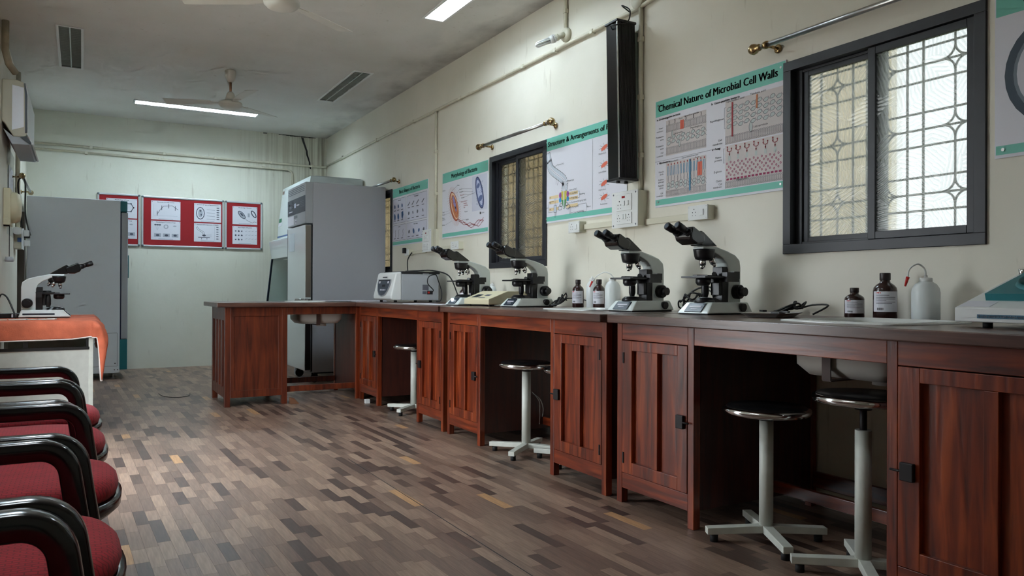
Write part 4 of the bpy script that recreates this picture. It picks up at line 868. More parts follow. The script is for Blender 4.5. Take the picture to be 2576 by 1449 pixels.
def struct_poster():
    t, A, W, H = poster(3.742, 4.705, 1.468, 2.085, 'poster titled Structure and Arrangements of Flagella half behind the black column')
    A.text('Structure & Arrangements of Flagella', .05, H-.066, .038, INK, W-.1, .012)
    A.line([(.60, .05), (.60, H-.1)], .002, GRY, 1)
    FL = pm('filament', (196, 204, 214))
    P = [(.06, .45), (.10, .38), (.26, .285), (.26, .21)]; P1 = spline([(a, b, 0) for a, b in P], 8); P1 = [(p.x, p.y) for p in P1]
    A.line(P1, .07, INK, 1); A.line(P1, .064, FL, 2); A.line(P1, .016, M['paper'], 3); A.line(P1, .002, INK, 3)
    A.poly([(.015, .50), (.075, .51), (.095, .45), (.04, .43)], FL, 2); A.line([(.015, .50), (.075, .51), (.095, .45), (.04, .43), (.015, .50)], .003, INK, 3); A.line([(.045, .505), (.068, .44)], .01, M['paper'], 3)
    for a, b in (((.155, .27), (.165, .315)), ((.175, .26), (.19, .30))): A.line([a, b], .002, INK, 4)
    YEL, PUR, CYA, GRN = pm('yellow', (200, 190, 80)), pm('purple', (150, 80, 150)), pm('cyan', (60, 150, 200)), pm('green', (70, 140, 90))
    TAN = pm('tan', (222, 200, 158))
    for v in (.17, .135, .085): A.rect(.07, v, .19, v+.022, TAN, 1); A.rect(.29, v+.004, .43, v+.026, TAN, 1)
    A.poly([(.225, .21), (.295, .21), (.29, .14), (.265, .09), (.255, .09), (.23, .14)], YEL, 3); A.poly([(.23, .15), (.29, .15), (.265, .085), (.255, .085)], GRN, 4); A.line([(.26, .22), (.26, .09)], .012, M['paper'], 5)
    for s in (-1, 1): A.ell(.26+s*.047, .185, .016, .022, PUR, layer=3); A.ell(.26+s*.048, .152, .016, .018, CYA, layer=3); A.ring(.26+s*.05, .095, .028, .016, .003, INK, layer=4); A.ring(.26+s*.035, .115, .02, .012, .003, INK, layer=4)
    A.rect(.13, .07, .165, .12, FL, 3); A.line([(.13, .07), (.165, .07), (.165, .12), (.13, .12), (.13, .07)], .002, INK, 4); A.poly([(.125, .17), (.165, .17), (.147, .15)], FL, 3); A.line([(.147, .15), (.147, .12)], .003, INK, 4); A.ring(.147, .052, .009, .02, .002, INK, layer=4); A.ring(.335, .07, .012, .03, .002, INK, layer=4)
    for a in ([(.06, .15), (.06, .075), (.13, .075)], [(.06, .15), (.13, .15)], [(.43, .19), (.45, .19), (.45, .145), (.43, .145)], [(.43, .10), (.53, .10), (.53, .045), (.43, .045)], [(.31, .185), (.34, .185)], [(.31, .15), (.345, .15)], [(.30, .12), (.345, .12)], [(.31, .09), (.36, .09)], [(.345, .05), (.37, .05)], [(.13, .395), (.17, .405)], [(.285, .27), (.31, .275)]): A.line(a, .0018, INK, 4)
    for s, u, v, w in (('Filament (FliC)', .175, .40, .085), ('Hook (FlgE)', .315, .27, .07), ('Outer rod (FlgG)', .33, .205, .09), ('L ring (FlgH)', .345, .18, .075), ('Bushing', .455, .163, .06), ('P ring (FlgI)', .35, .147, .075), ('Proximal rod (FliE,FlgB,FlgC,FlgF)', .35, .118, .18), ('MS ring (FliF)', .365, .085, .075), ('Rotor', .54, .07, .045), ('C ring (FliG,FliM,FliN)', .375, .045, .13), ('Stator', .02, .107, .038), ('OM', .075, .175, .018), ('PG', .075, .14, .018), ('IM', .075, .09, .018), ('Amphitrichous', .67, .165, .08), ('Peritrichous', .69, .07, .075), ('Monotrichous', .67, .40, .08), ('Lophotrichous', .67, .28, .08)): A.text(s, u, v, .0105, INK, w, .004, 6)
    for v in (.21, .12, .44, .33):
        A.ell(.73, v, .038, .014, REDP, .35, 2)
        for q in range(8): a = q*PI/4; A.line([(.73+.03*math.cos(a), v+.012*math.sin(a)), (.73+.06*math.cos(a+.2), v+.032*math.sin(a+.2))], .002, GRY, 1)
    A.build('printed_diagrams', t)
struct_poster()
def morph_poster():
    t, A, W, H = poster(5.585, 6.505, 1.461, 2.07, 'poster titled Morphology of Bacteria next to the narrow window')
    A.text('Morphology of Bacteria', .2, H-.066, .04, INK, .52, .012)
    rr = random.Random(4); c0, v0, ro = .26, .28, math.radians(-62)
    ca, sa = math.cos(ro), math.sin(ro); E = lambda a, b: (c0+a*ca-b*sa, v0+a*sa+b*ca)
    for i in range(46):
        th = 2*PI*i/46; p = E(.145*math.cos(th), .072*math.sin(th)); q = E((.145+.05)*math.cos(th+.1), (.072+.05)*math.sin(th+.1)); A.line([p, q], .0018, ORG, 1)
    A.ell(c0, v0, .15, .076, pm('cell_brown', (176, 100, 70)), ro, 2, 24); A.ell(*E(.0, .008), .138, .062, pm('cell_cream', (226, 190, 158)), ro, 3, 24); A.ell(*E(.01, .012), .12, .05, ORG, ro, 4, 24); A.ell(*E(-.03, .02), .07, .022, LIL, ro, 5, 16); A.ell(*E(.04, .02), .03, .015, LIL, ro, 5, 12)
    for i in range(60): a, b = rr.uniform(-.1, .11), rr.uniform(-.03, .045); A.ell(*E(a, b), .004, .003, pm('ribosome', (150, 70, 60)), 0, 6, 6)
    A.ring(c0, v0, .15, .076, .004, DRED, ro, 6, 28)
    for k in range(3):
        pts = [(.34+.5*i/16*1., .155-.085*math.sin(i/16*2.4)+.012*math.sin(i*1.3+k*2)+k*.02*(i/16)) for i in range(17)]; A.line(pts, .004, DRED, 3)
    EM, EM2 = pm('micrograph', (96, 108, 150)), pm('micrograph_light', (190, 196, 220))
    A.rect(.62, .2, .90, .50, pm('micrograph_ground', (206, 208, 222)), 1); A.ell(.765, .35, .15, .062, EM, math.radians(-68), 2, 22); A.ell(.765, .35, .12, .04, EM2, math.radians(-68), 3, 18); A.ring(.765, .35, .15, .062, .01, pm('micrograph_dark', (46, 54, 88)), math.radians(-68), 4, 24); A.ell(.78, .30, .04, .025, EM, .4, 4); A.ell(.74, .41, .03, .02, EM, .4, 4)
    for i in range(40): A.ell(.765+rr.uniform(-.06, .06), .35+rr.uniform(-.1, .1), .004, .004, EM, 0, 5, 6)
    for s, u, v, w, m in (('Pilus', .33, .455, .04, INK), ('Capsule', .37, .415, .06, INK), ('Cytoplasm', .37, .39, .075, INK), ('Ribosome', .39, .36, .075, DRED), ('Cell wall', .41, .335, .06, INK), ('Plasma membrane', .40, .30, .13, DRED), ('Nucleoid', .46, .28, .065, DRED), ('containing', .46, .262, .08, DRED), ('DNA', .46, .244, .03, DRED), ('Plasmid', .48, .205, .055, INK), ('Fimbriae', .01, .44, .06, INK), ('Capsule', .005, .24, .05, INK), ('Cell wall', .005, .215, .055, INK), ('Plasma', .005, .185, .05, INK), ('membrane', .005, .17, .065, INK), ('Fimbriae', .0, .12, .06, INK), ('Flagella', .5, .135, .06, INK)): A.text(s, u, v, .0125, m, w, .006, 6)
    A.rect(.77, .165, .79, .185, INK, 2); A.text('0.5um', .8, .17, .012, INK, .05)
    for a in ([(.32, .46), (.2, .42)], [(.37, .42), (.31, .39)], [(.43, .42), (.62, .40)], [(.44, .395), (.64, .37)], [(.46, .365), (.66, .35)], [(.47, .34), (.68, .36)], [(.07, .245), (.14, .25)], [(.07, .22), (.16, .23)], [(.07, .125), (.22, .15)], [(.49, .14), (.42, .15)]): A.line(a, .0016, GRY, 5)
    A.build('printed_diagrams', t)
morph_poster()
def basic_poster():
    t, A, W, H = poster(6.845, 7.808, 1.453, 2.07, 'poster titled Basic Shapes of Bacteria beside the tall refrigerator')
    A.text('Basic Shapes of Bacteria', .2, H-.066, .04, INK, .56, .012)
    for u0, u1, v0, v1 in ((.02, .38, .24, .5), (.41, .94, .24, .5), (.02, .38, .055, .22), (.41, .94, .055, .22)): A.rect(u0, v0, u1, v1, pm('pale_panel', (210, 210, 224)), 1); A.line([(u0, v0), (u1, v0), (u1, v1), (u0, v1), (u0, v0)], .003, GRY, 2)
    for s, u, v, w in (('Spherical', .17, .475, .07), ('Rod shaped', .62, .475, .1), ('Spiral', .18, .195, .05), ('Other Shapes', .6, .195, .11)): A.text(s, u, v, .014, INK, w, .01)
    DB = pm('dark_blue', (56, 92, 140))
    for u, v in ((.07, .42), (.17, .42), (.28, .42)): A.ell(u, v, .018, .022, DB, .4, 3)
    for u, v in ((.07, .31), (.17, .31)): A.ell(u, v, .026, .036, DB, .2, 3)
    A.poly([(.26, .35), (.31, .36), (.32, .32), (.29, .27), (.265, .3)], DB, 3)
    for k, u in enumerate((.47, .58, .7, .84)): A.line([(u-.03, .40), (u, .415), (u+.03, .435)], .013, GRY, 3); A.ell(u, .32, .012 if k % 2 else .02, .018, GRY, .5, 3)
    for k, u in enumerate((.08, .18, .3)): A.line([(u, .09), (u+.015, .12), (u, .15), (u+.02, .17)], .007, GRY, 3)
    for k, u in enumerate((.48, .6, .74, .86)): A.ell(u, .13, .022, .03 if k == 1 else .018, DB if k in (1, 2) else GRY, .6, 3)
    for v in (.375, .265, .075):
        for u in (.07, .17, .28, .47, .58, .7, .84): A.rect(u-.03, v, u+.03, v+.006, INK, 3)
    A.build('printed_diagrams', t)
basic_poster()
def ring_poster():
    t, A, W, H = poster(.62, 1.562, 1.474, 2.09, 'poster with a large dark oval cell at the edge of picture')
    A.text('Structure & Types of Bacterial Spore', .1, H-.066, .038, INK, W-.2, .012)
    for r, m, l in ((0, pm('oval_dark', (52, 66, 80)), 1), (.03, pm('oval_mid', (110, 122, 134)), 2), (.042, pm('oval_pale', (206, 206, 216)), 3)): A.ell(.22, .29, .185-r, .2-r, m, .2, l, 28)
    A.ell(.22, .29, .06, .1, GLY, .2, 4, 18)
    A.build('printed_diagrams', t)
ring_poster()

# ================================================================== WALL FITTINGS
def finial_rod(y0, y1, x, z, label, side=1):
    t = thing('curtain_rod', label, 'curtain rod', (x, 0, z), 0, 'brass ended curtain rods')
    MB().cyl((0, y0, 0), (0, y1, 0), .0125, n=14).build('rod', M['steel'], t)
    for y, s in ((y0, -1), (y1, 1)):
        MB().lathe([(.013, 0), (.018, .012), (.014, .02), (.024, .034), (.027, .05), (.02, .066), (.006, .078), (.001, .08)] if s > 0 else [(.013, 0), (.018, -.012), (.014, -.02), (.024, -.034), (.027, -.05), (.02, -.066), (.006, -.078), (.001, -.08)], (0, y, 0), 18, 'y').build('finial', M['brass'], t)
        yy = y-s*.03
        b = MB(); b.cyl((0, yy, 0), (side*.085, yy, -.005), .008, n=10); b.lathe([(.022, side*.086), (.022, side*.08), (.012, side*.074)], (0, yy, -.005), 16, 'x'); b.lathe([(.017, -.012+yy), (.019, yy), (.017, .012+yy)], (0, 0, 0), 16, 'y'); b.build('bracket', M['brass'], t)
    return t
finial_rod(4.53, 5.55, 2.86, 2.165, 'steel curtain rod with brass ends above the narrow window')
finial_rod(1.2, 2.60, 2.86, 2.165, 'steel curtain rod above the bright window, leaving the picture')
finial_rod(7.60, 8.68, 2.86, 2.14, 'curtain rod with brass end running behind the refrigerator')
finial_rod(8.2, 9.5, XL+.085, 2.0, 'short curtain rod with brass ball on the wall above the grey refrigerator', -1)

def conduit(name, pts, r, label, clips=(), normal=(-1,0,0)):
    t = thing(name, label, 'conduit', (0,0,0), 0, 'painted wall conduits')
    MB().tube(pts, r, 10).build('pipe', M['conduit'], t)
    for c in clips:
        MB().box(c[0]-.016, c[0]+.016, c[1]-.016, c[1]+.016, c[2]-.016, c[2]+.016).build('clip', M['conduit'], t, .004)
    return t
cx = XR-.016
conduit('wall_conduit', [(cx, 10.36, 2.68), (cx, 8.5, 2.69), (cx, 3.62, 2.695), (cx, 3.0, 2.76), (cx, 2.2, 2.76)], .013, 'long cream conduit along the window wall below the ceiling', [(cx, y, 2.692) for y in (9.6, 8.3, 7.2, 6.1, 5.0, 4.55, 4.1)])
conduit('wall_conduit', [(cx, 6.64, 2.69), (cx, 6.64, 1.55)], .013, 'vertical cream conduit between the two bacteria posters', [(cx, 6.64, z) for z in (2.3, 1.9)])
conduit('wall_conduit', [(cx, 3.60, 2.70), (cx, 3.60, 1.58)], .014, 'vertical cream conduit behind the black column', [(cx, 3.60, z) for z in (2.5, 2.15, 1.8)])
conduit('wall_conduit', [(cx, 4.42, ZC), (cx, 4.42, 2.80)], .013, 'short cream conduit dropping from ceiling to the spiral lamp', [(cx, 4.42, 2.93)])
cy = YB-.016
conduit('wall_conduit', [(XL+.02, cy, 2.672), (2.8, cy, 2.668), (2.9, cy-.0, 2.668), (cx, cy-.06, 2.672)], .014, 'upper cream conduit across the back wall', [(x, cy, 2.671) for x in (.1, .9, 1.5, 2.2, 2.75)])
conduit('wall_conduit', [(XL+.02, cy, 2.607), (2.42, cy, 2.59)] + [(2.42+.06*math.sin(a), cy, 2.53+.06*math.cos(a)) for a in (0, .5, 1., PI/2)] + [(2.48, cy, 2.35)], .013, 'lower cream conduit across the back wall bending down', [(x, cy, 2.6) for x in (.05, .85, 1.45, 2.1)])
conduit('wall_conduit', [(XL+.02, 8.72, ZC), (XL+.02, 8.72, 1.48)], .02, 'vertical conduit on the wall beside the air conditioner')
tag(MB().lathe([(.001, -.035), (.05, -.035), (.053, -.03), (.053, 0)], (XR, 3.62, 2.74), 24, 'x').build('junction_box', M['conduit']), 'round cream junction box above the black column', 'junction box')

def socket_holes(A, u, v, s=1.):
    for du, dv, r in ((0, .016, .003), (-.009, .002, .0025), (.009, .002, .0025), (-.009, -.012, .002), (.009, -.012, .002)): A.ell(u+du*s, v+dv*s, r*s, r*s, INK, n=8)
def socket_box(yf, z, w, h, label, d=.05, with_plug=False):
    t = thing('wall_socket', label, 'socket', (XR, yf, z), 0, 'white wall sockets')
    MB().box(-d, 0, -w, 0, 0, h).build('back_box', M['ivory'], t, .003); MB().box(-d-.008, -d, -w-.002, .002, -.002, h+.002).build('face_plate', M['white'], t, .002)
    A = Art(lambda u, v, ww: (-d-.008-ww, -u, v)); socket_holes(A, w*.32, h*.5, 1.2); 
    for u, v in ((.007, .007), (w-.007, .007), (.007, h-.007), (w-.007, h-.007)): A.ell(u, v, .0022, .0022, GRY, n=6)
    A.build('socket_holes', t)
    MB().box(-d-.013, -d-.008, -w*.82, -w*.62, h*.28, h*.72).build('rocker_switch', M['white'], t, .002)
    return t
socket_box(4.313, 1.374, .125, .072, 'small white socket just under the flagella poster')
socket_box(3.14, 1.367, .145, .075, 'white socket with switch under the cell wall poster')
socket_box(6.21, 1.346, .15, .068, 'white socket under the morphology poster')
ss = socket_box(7.33, 1.335, .10, .06, 'white socket holding a black plug near the refrigerator')
p = MB(); p.box(-.095, -.058, -.06, -.025, .02, .075); p.build('plug', M['black'], ss, .006)
def switchboard(yf, yn, z0, z1, label, d=.07):
    t = thing('switchboard', label, 'switchboard', (XR, yf, z0), 0, 'white switchboards'); w, h = yf-yn, z1-z0
    MB().box(-d, 0, -w, 0, 0, h).build('back_box', M['ivory'], t, .003); MB().box(-d-.006, -d, -w-.004, .004, -.004, h+.004).build('face_plate', M['white'], t, .002)
    for v0, v1 in ((h*.46, h*.93), (h*.08, h*.40)): MB().box(-d-.012, -d-.006, -w*.8, -w*.2, v0, v1).build('module_frame', M['white'], t, .002)
    A = Art(lambda u, v, ww: (-d-.012-ww, -u, v)); A.rect(w*.42, h*.82, w*.55, h*.88, indic); socket_holes(A, w*.33, h*.62, w/.16); socket_holes(A, w*.3, h*.24, w/.2); socket_holes(A, w*.7, h*.24, w/.2)
    B = Art(lambda u, v, ww: (-d-.006-ww, -u, v))
    for u, v in ((.06, .05), (.94, .05), (.06, .95), (.94, .95)): B.ell(u*w, v*h, w*.025, w*.025, GRY, n=8)
    A.build('socket_holes', t); B.build('screws', t)
    for u, v in ((.5, .6), (.65, .6), (.45, .22), (.55, .22)): MB().box(-d-.018, -d-.012, -(u+.05)*w, -(u-.02)*w, v*h, (v+.14)*h).build('rocker_switch', M['white'], t, .002)
switchboard(3.80, 3.555, 1.37, 1.583, 'large white switchboard with red indicator below the black column')
switchboard(6.865, 6.665, 1.352, 1.56, 'white switchboard between the two bacteria posters', .05)
def trunk(y0, y1, z0, z1, label): tag(MB().box(XR-.02, XR, y0, y1, z0, z1).build('cable_trunking', M['ivory'], None, .002), label, 'trunking', 'white cable trunking')
trunk(3.81, 4.185, 1.39, 1.425, 'white trunking between small socket and large switchboard'); trunk(3.14, 3.55, 1.375, 1.41, 'white trunking between large switchboard and the switched socket'); trunk(6.21, 6.66, 1.365, 1.39, 'white trunking below the morphology poster'); trunk(6.87, 7.235, 1.345, 1.375, 'white trunking below the basic shapes poster')
tag(MB().box(XR-.03, XR, 6.60, 6.655, 1.35, 1.56).build('cable_trunking', M['ivory'], None, .002), 'upright white trunking at the side of the small switchboard', 'trunking', 'white cable trunking')
def cfl():
    t = thing('wall_lamp', 'unlit compact fluorescent lamp angled from a round wall holder', 'lamp', (XR, 4.42, 2.765), 0)
    MB().lathe([(.05, 0), (.05, -.015), (.044, -.03), (.001, -.032)], (0, 0, 0), 24, 'x').build('wall_rose', M['conduit'], t)
    d = Vector((-.72, .2, -.34)).normalized(); p = Vector((-.028, 0, 0)); h = MB(); h.cyl(p, p+d*.05, .02, n=16); h.cyl(p+d*.05, p+d*.065, .024, n=16); h.build('lamp_holder', M['conduit'], t)
    q = p+d*.062; b = MB(); b.cyl(q, q+d*.015, .014, n=14); b.cyl(q+d*.015, q+d*.025, .028, .03, n=18); b.cyl(q+d*.025, q+d*.055, .03, .024, n=18); b.build('ballast', M['white'], t)
    a = d.orthogonal().normalized(); e = d.cross(a); g = MB(); q2 = q+d*.055
    for k in range(3):
        c, s = math.cos(k*PI/3), math.sin(k*PI/3); v = a*c+e*s
        g.tube([q2+v*.015, q2+v*.015+d*.09] + [q2+d*(.09+.015*math.sin(u))+v*(.015*math.cos(u)) for u in (.5, 1.0, PI/2, 2.1, 2.6)] + [q2-v*.015+d*.09, q2-v*.015], .0065, 8)
    g.build('glass_tubes', mat('lamp_glass', (235, 238, 236), .2), t)
cfl()
def speaker():
    t = thing('column_speaker', 'tall black ribbed column hanging on the wall between the posters', 'speaker', (2.775, 3.60, 1.64), 0)
    t.rotation_euler = (math.radians(-1.6), 0, 0)
    a, b, h = .135, .11, .965
    MB().box(0, a, 0, b, .012, h-.012).build('casing', M['gloss'], t, .003)
    r = MB()
    for i in range(13): x = .012+i*.009; r.box(x, x+.005, -.004, .0, .014, h-.014)
    r.build('ribs', M['spk'], t)
    MB().box(-.004, .002, -.004, .004, .012, h-.012).build('edge_strip', M['steel'], t)
    for z0, z1 in ((0, .014), (h-.014, h)): MB().box(-.008, a+.005, -.008, b+.006, z0, z1).build('end_cap', M['black'], t, .003)
    MB().box(a, a+.022, .0, b-.02, .02, h-.06).build('back_plate', M['spkside'], t, .002)
    MB().box(a+.0, a+.038, .03, .06, h*.8, h*.84).build('bracket', M['dkmetal'], t); MB().box(a+.0, a+.038, .03, .06, h*.15, h*.19).build('bracket', M['dkmetal'], t)
    for x in (.03, .09): MB().cyl((x, .05, -.012), (x, .05, .002), .012, n=10).build('terminal', M['black'], t)
    MB().tube(spline([(.0, .05, h-.05), (-.03, .02, h-.04), (-.02, -.03, h-.05), (.05, -.04, h-.02), (.08, -.02, h+.06), (.06, .03, h+.1), (.14, .05, h+.08)]), .004, 7).build('speaker_cable', M['cable'], t)
speaker()

# --- pin boards on the back wall
def pin_board(x0, x1, z0, z1, label):
    t = thing('pin_board', label, 'notice board', (x0, YB, z0), 0, 'red felt pin boards'); W, H = x1-x0, z1-z0; f = .022; d = .02
    MB().box(f*.5, W-f*.5, -.012, 0, f*.5, H-f*.5).build('felt_panel', M['redf'], t)
    for a in ((.02, W-.02, 0, f), (.02, W-.02, H-f, H)): MB().box(a[0], a[1], -d, 0, a[2], a[3]).build('frame_bar', M['alu'], t, .004)
    for a in ((0, f), (W-f, W)): MB().box(a[0], a[1], -d, 0, .02, H-.02).build('frame_bar', M['alu'], t, .004)
    for u in (0, W-.028):
        for v in (0, H-.028): MB().box(u-.001, u+.029, -d-.002, 0, v-.001, v+.029).build('corner_cap', M['corner'], t, .01, seg=3)
BX = [(.168, .633), (.648, 1.61), (1.622, 2.09)]
pin_board(BX[0][0], BX[0][1], 1.505, 2.14, 'red felt pin board partly hidden by the grey refrigerator')
pin_board(BX[1][0], BX[1][1], 1.505, 2.133, 'wide red felt pin board in the middle of the back wall')
pin_board(BX[2][0], BX[2][1], 1.503, 2.13, 'narrow red felt pin board nearest the white hood')
def notice(x, z, kind, label, w=.335, h=.235):
    t = thing('pinned_notice', label, 'notice', (x, YB-.0125, z), 0, 'printed notices on the red boards')
    MB().box(0, w, -.0012, 0, 0, h).build('sheet', M['paper'], t)
    A = Art(lambda u, v, ww: (u, -.0012-ww, v), .0004); K = pm('photocopy', (70, 76, 92)); K2 = pm('photocopy_pale', (170, 174, 186))
    def T(s, wd): A.text(s, w/2, h-.022, .012, K, wd, .01, 2, 0, True)
    if kind == 'pili':
        T('Morphology of Fungi', .15); hx = [(.24+.055*math.cos(k*PI/3), .13+.055*math.sin(k*PI/3)) for k in range(7)]; A.line(hx, .008, K)
        for q in hx: A.ell(q[0], q[1], .009, .009, K, layer=3)
        A.ell(.1, .12, .05, .07, K2)
    elif kind == 'curve':
        T('Bacterial Growth Curve', .19); A.line([(.07, .07), (.10, .12), (.14, .17), (.24, .18), (.31, .13)], .005, K)
        for u, v in ((.07, .07), (.12, .14), (.20, .165), (.275, .14)): A.line([(u, v-.02), (u, v+.03)], .007, K); A.ell(u, v+.035, .004, .004, K)
        A.line([(.03, .05), (.30, .05)], .002, K2); A.line([(.03, .05), (.03, .19)], .002, K2)
    elif kind == 'fungi':
        T('Morphology of Common Fungi', .22)
        for i in range(3): A.ell(.05+i*.025, .185, .014, .009, K); A.line([(.05+i*.025, .18), (.07, .12)], .002, K2)
        A.ring(.17, .165, .028, .028, .012, K2); A.ell(.27, .175, .02, .008, K2)
        for u in (.035, .135, .235): A.rect(u, .035, u+.078, .08, K2); A.ell(u+.04, .057, .02, .013, K, layer=3)
    elif kind == 'cell':
        T('Structure & Types of Bacterial Spore', .26); A.ell(.075, .11, .052, .08, K); A.ell(.075, .11, .042, .07, M['paper'], layer=2); A.ell(.075, .11, .028, .055, K2, layer=3); A.ell(.085, .09, .008, .012, K, layer=4); A.ell(.075, .14, .012, .01, K, layer=4)
        for v in (.16, .12, .08, .04): A.line([(.15, v), (.25, v-.005)], .006, K2)
        for k in range(6): A.ell(.285, .185-k*.029, .018, .006, K, layer=2)
    elif kind == 'flag':
        T('Structure & Arrangements of Flagella', .26); A.line([(.03, .19), (.05, .155), (.11, .12), (.12, .08)], .02, K); A.line([(.03, .19), (.05, .155), (.11, .12), (.12, .08)], .013, M['paper'], 3); A.ell(.12, .08, .022, .012, K, layer=3); A.line([(.05, .055), (.19, .055)], .007, K); A.line([(.09, .05), (.09, .03)], .006, K); A.line([(.155, .05), (.155, .03)], .006, K)
        for v in (.095, .08, .065): A.line([(.14, v), (.21, v)], .003, K2)
        A.line([(.245, .02), (.245, .2)], .002, K2)
        for k in range(6): A.ell(.28, .19-k*.03, .016, .005, K, layer=2)
    elif kind == 'morph':
        T('Morphology of Bacteria', .16); A.ell(.115, .125, .065, .03, K, -.85, 1, 16); A.ell(.115, .125, .055, .021, K2, -.85, 2, 16); A.ell(.115, .13, .03, .01, K, -.85, 3); A.line([(.16, .07), (.2, .045), (.25, .025), (.27, .04), (.30, .035)], .004, K)
        A.ell(.265, .14, .055, .026, K, -1.0, 1, 16); A.ell(.265, .14, .04, .013, M['paper'], -1.0, 2, 14); A.rect(.19, .1, .215, .15, K2)
    else:
        T('Basic Shapes of Bacteria', .17)
        for j in range(3):
            for i in range(3): A.ell(.04+i*.038, .17-j*.055, .010, .008+.004*((i+j) % 2), K, .6*i)
            for i in range(4): A.line([(.16+i*.04, .168-j*.05), (.185+i*.04, .175-j*.05)], .005, K2)
    A.rect(w*.25, .008, w*.75, .014, K2)
    for u in (.012, w-.012): A.ell(u, h-.012, .004, .004, K, layer=3)
    A.build('print', t)
notice(.265, 1.845, 'pili', 'notice with a hexagon drawing on the partly hidden red board')
notice(.265, 1.595, 'fungi', 'lower notice on the red board partly hidden by the refrigerator')
notice(.755, 1.845, 'curve', 'notice with a growth curve graph on wide red board')
notice(.755, 1.595, 'fungi', 'notice with three small photographs on wide red board')
notice(1.25, 1.84, 'cell', 'notice with a thick ringed oval cell on wide red board', .325)
notice(1.25, 1.588, 'flag', 'notice with a bent tube drawing on wide red board', .325)
notice(1.715, 1.83, 'morph', 'notice with a tailed bacterium on the narrow red board', .31)
notice(1.715, 1.572, 'basic', 'notice with rows of small shapes on the narrow red board', .31)

# ================================================================== TALL WHITE REFRIGERATOR AND SAFETY HOOD
def refrigerator():
    t = thing('refrigerator', 'tall white refrigerator with steel edged door and dark badge panel', 'refrigerator', (2.115, 7.95, 0), 0)
    W, D, z0, z1 = .77, .80, .11, 2.108    # D along x, W along y
    MB().box(0, D, 0, W, z0, z1).build('cabinet', M['fridge'], t, .004)
    MB().box(-.016, 0, .01, W-.01, z0+.01, 1.665).build('door_gasket', M['rubber'], t)
    d = MB().box(-.08, -.016, 0.0, W, .13, 1.66); do = d.build('door', M['fridgew'], t, .006)
    MB().box(-.076, -.02, -.003, .0, .9, 1.655).build('door_edge', M['bronze'], do); MB().box(-.076, -.02, -.003, 0, .14, .88).build('door_edge', M['black'], do)
    MB().box(-.078, -.012, W, W+.02, .13, 1.66).build('hinge_strip', M['rubber'], do)
    h = MB(); h.box(-.086, -.05, -.006, .0, .862, .885); h.cyl((-.095, .06, .873), (-.095, .32, .873), .012, n=12); h.box(-.098, -.078, .05, .07, .862, .885); h.box(-.098, -.078, .31, .33, .862, .885); h.build('handle', M['steel'], do)
    MB().box(-.08, 0, 0, W, 1.675, z1).build('fascia', M['greyp'], t, .005)
    A = Art(lambda u, v, w: (-.0805-w, W-u, v)); A.rect(.0, 1.80, W, 1.97, pm('badge_dark', (70, 76, 84)), 1); A.text('Celfrost', .05, 1.87, .06, M['paper'], .22, .01, 2); A.rect(.05, 1.835, .22, 1.845, M['paper'], 2)
    A.rect(.30, 1.87, .37, 1.92, pm('badge_square', (225, 232, 250)), 2); A.rect(.4, 1.885, .52, 1.9, M['paper'], 2)
    for k in range(4): A.rect(.56, 1.86+k*.018, .73, 1.868+k*.018, GRY, 2)
    A.rect(.0, 1.69, .28, 1.79, M['paper'], 1); A.rect(.28, 1.755, .44, 1.785, pm('thermo_grey', (120, 126, 130)), 1); A.rect(.34, 1.7, .40, 1.74, M['paper'], 1); A.rect(.36, 1.71, .385, 1.73, INK, 2)
    for k in range(4): A.rect(.03, 2.03+k*.018-.01, W-.03, 2.038+k*.018-.01, GRY, 1)
    A.build('fascia_print', t)
    B = Art(lambda u, v, w: (-.0805-w, W-u, v)); B.rect(.08, 1.4, .32, 1.6, pm('door_notice', (206, 216, 222)), 1); B.build('door_notice', do)
    for x in (.04, D-.08):
        for y in (.07, W-.07):
            c = MB(); c.cyl((x, y-.012, .045), (x, y+.012, .045), .045, n=18); co = c.build('caster', M['black'], t); MB().box(x-.03, x+.03, y-.02, y+.02, .07, .11).build('caster_fork', M['dkmetal'], co)
    MB().box(.02, D-.02, .02, W-.02, .095, .11).build('base_frame', M['black'], t)
refrigerator()
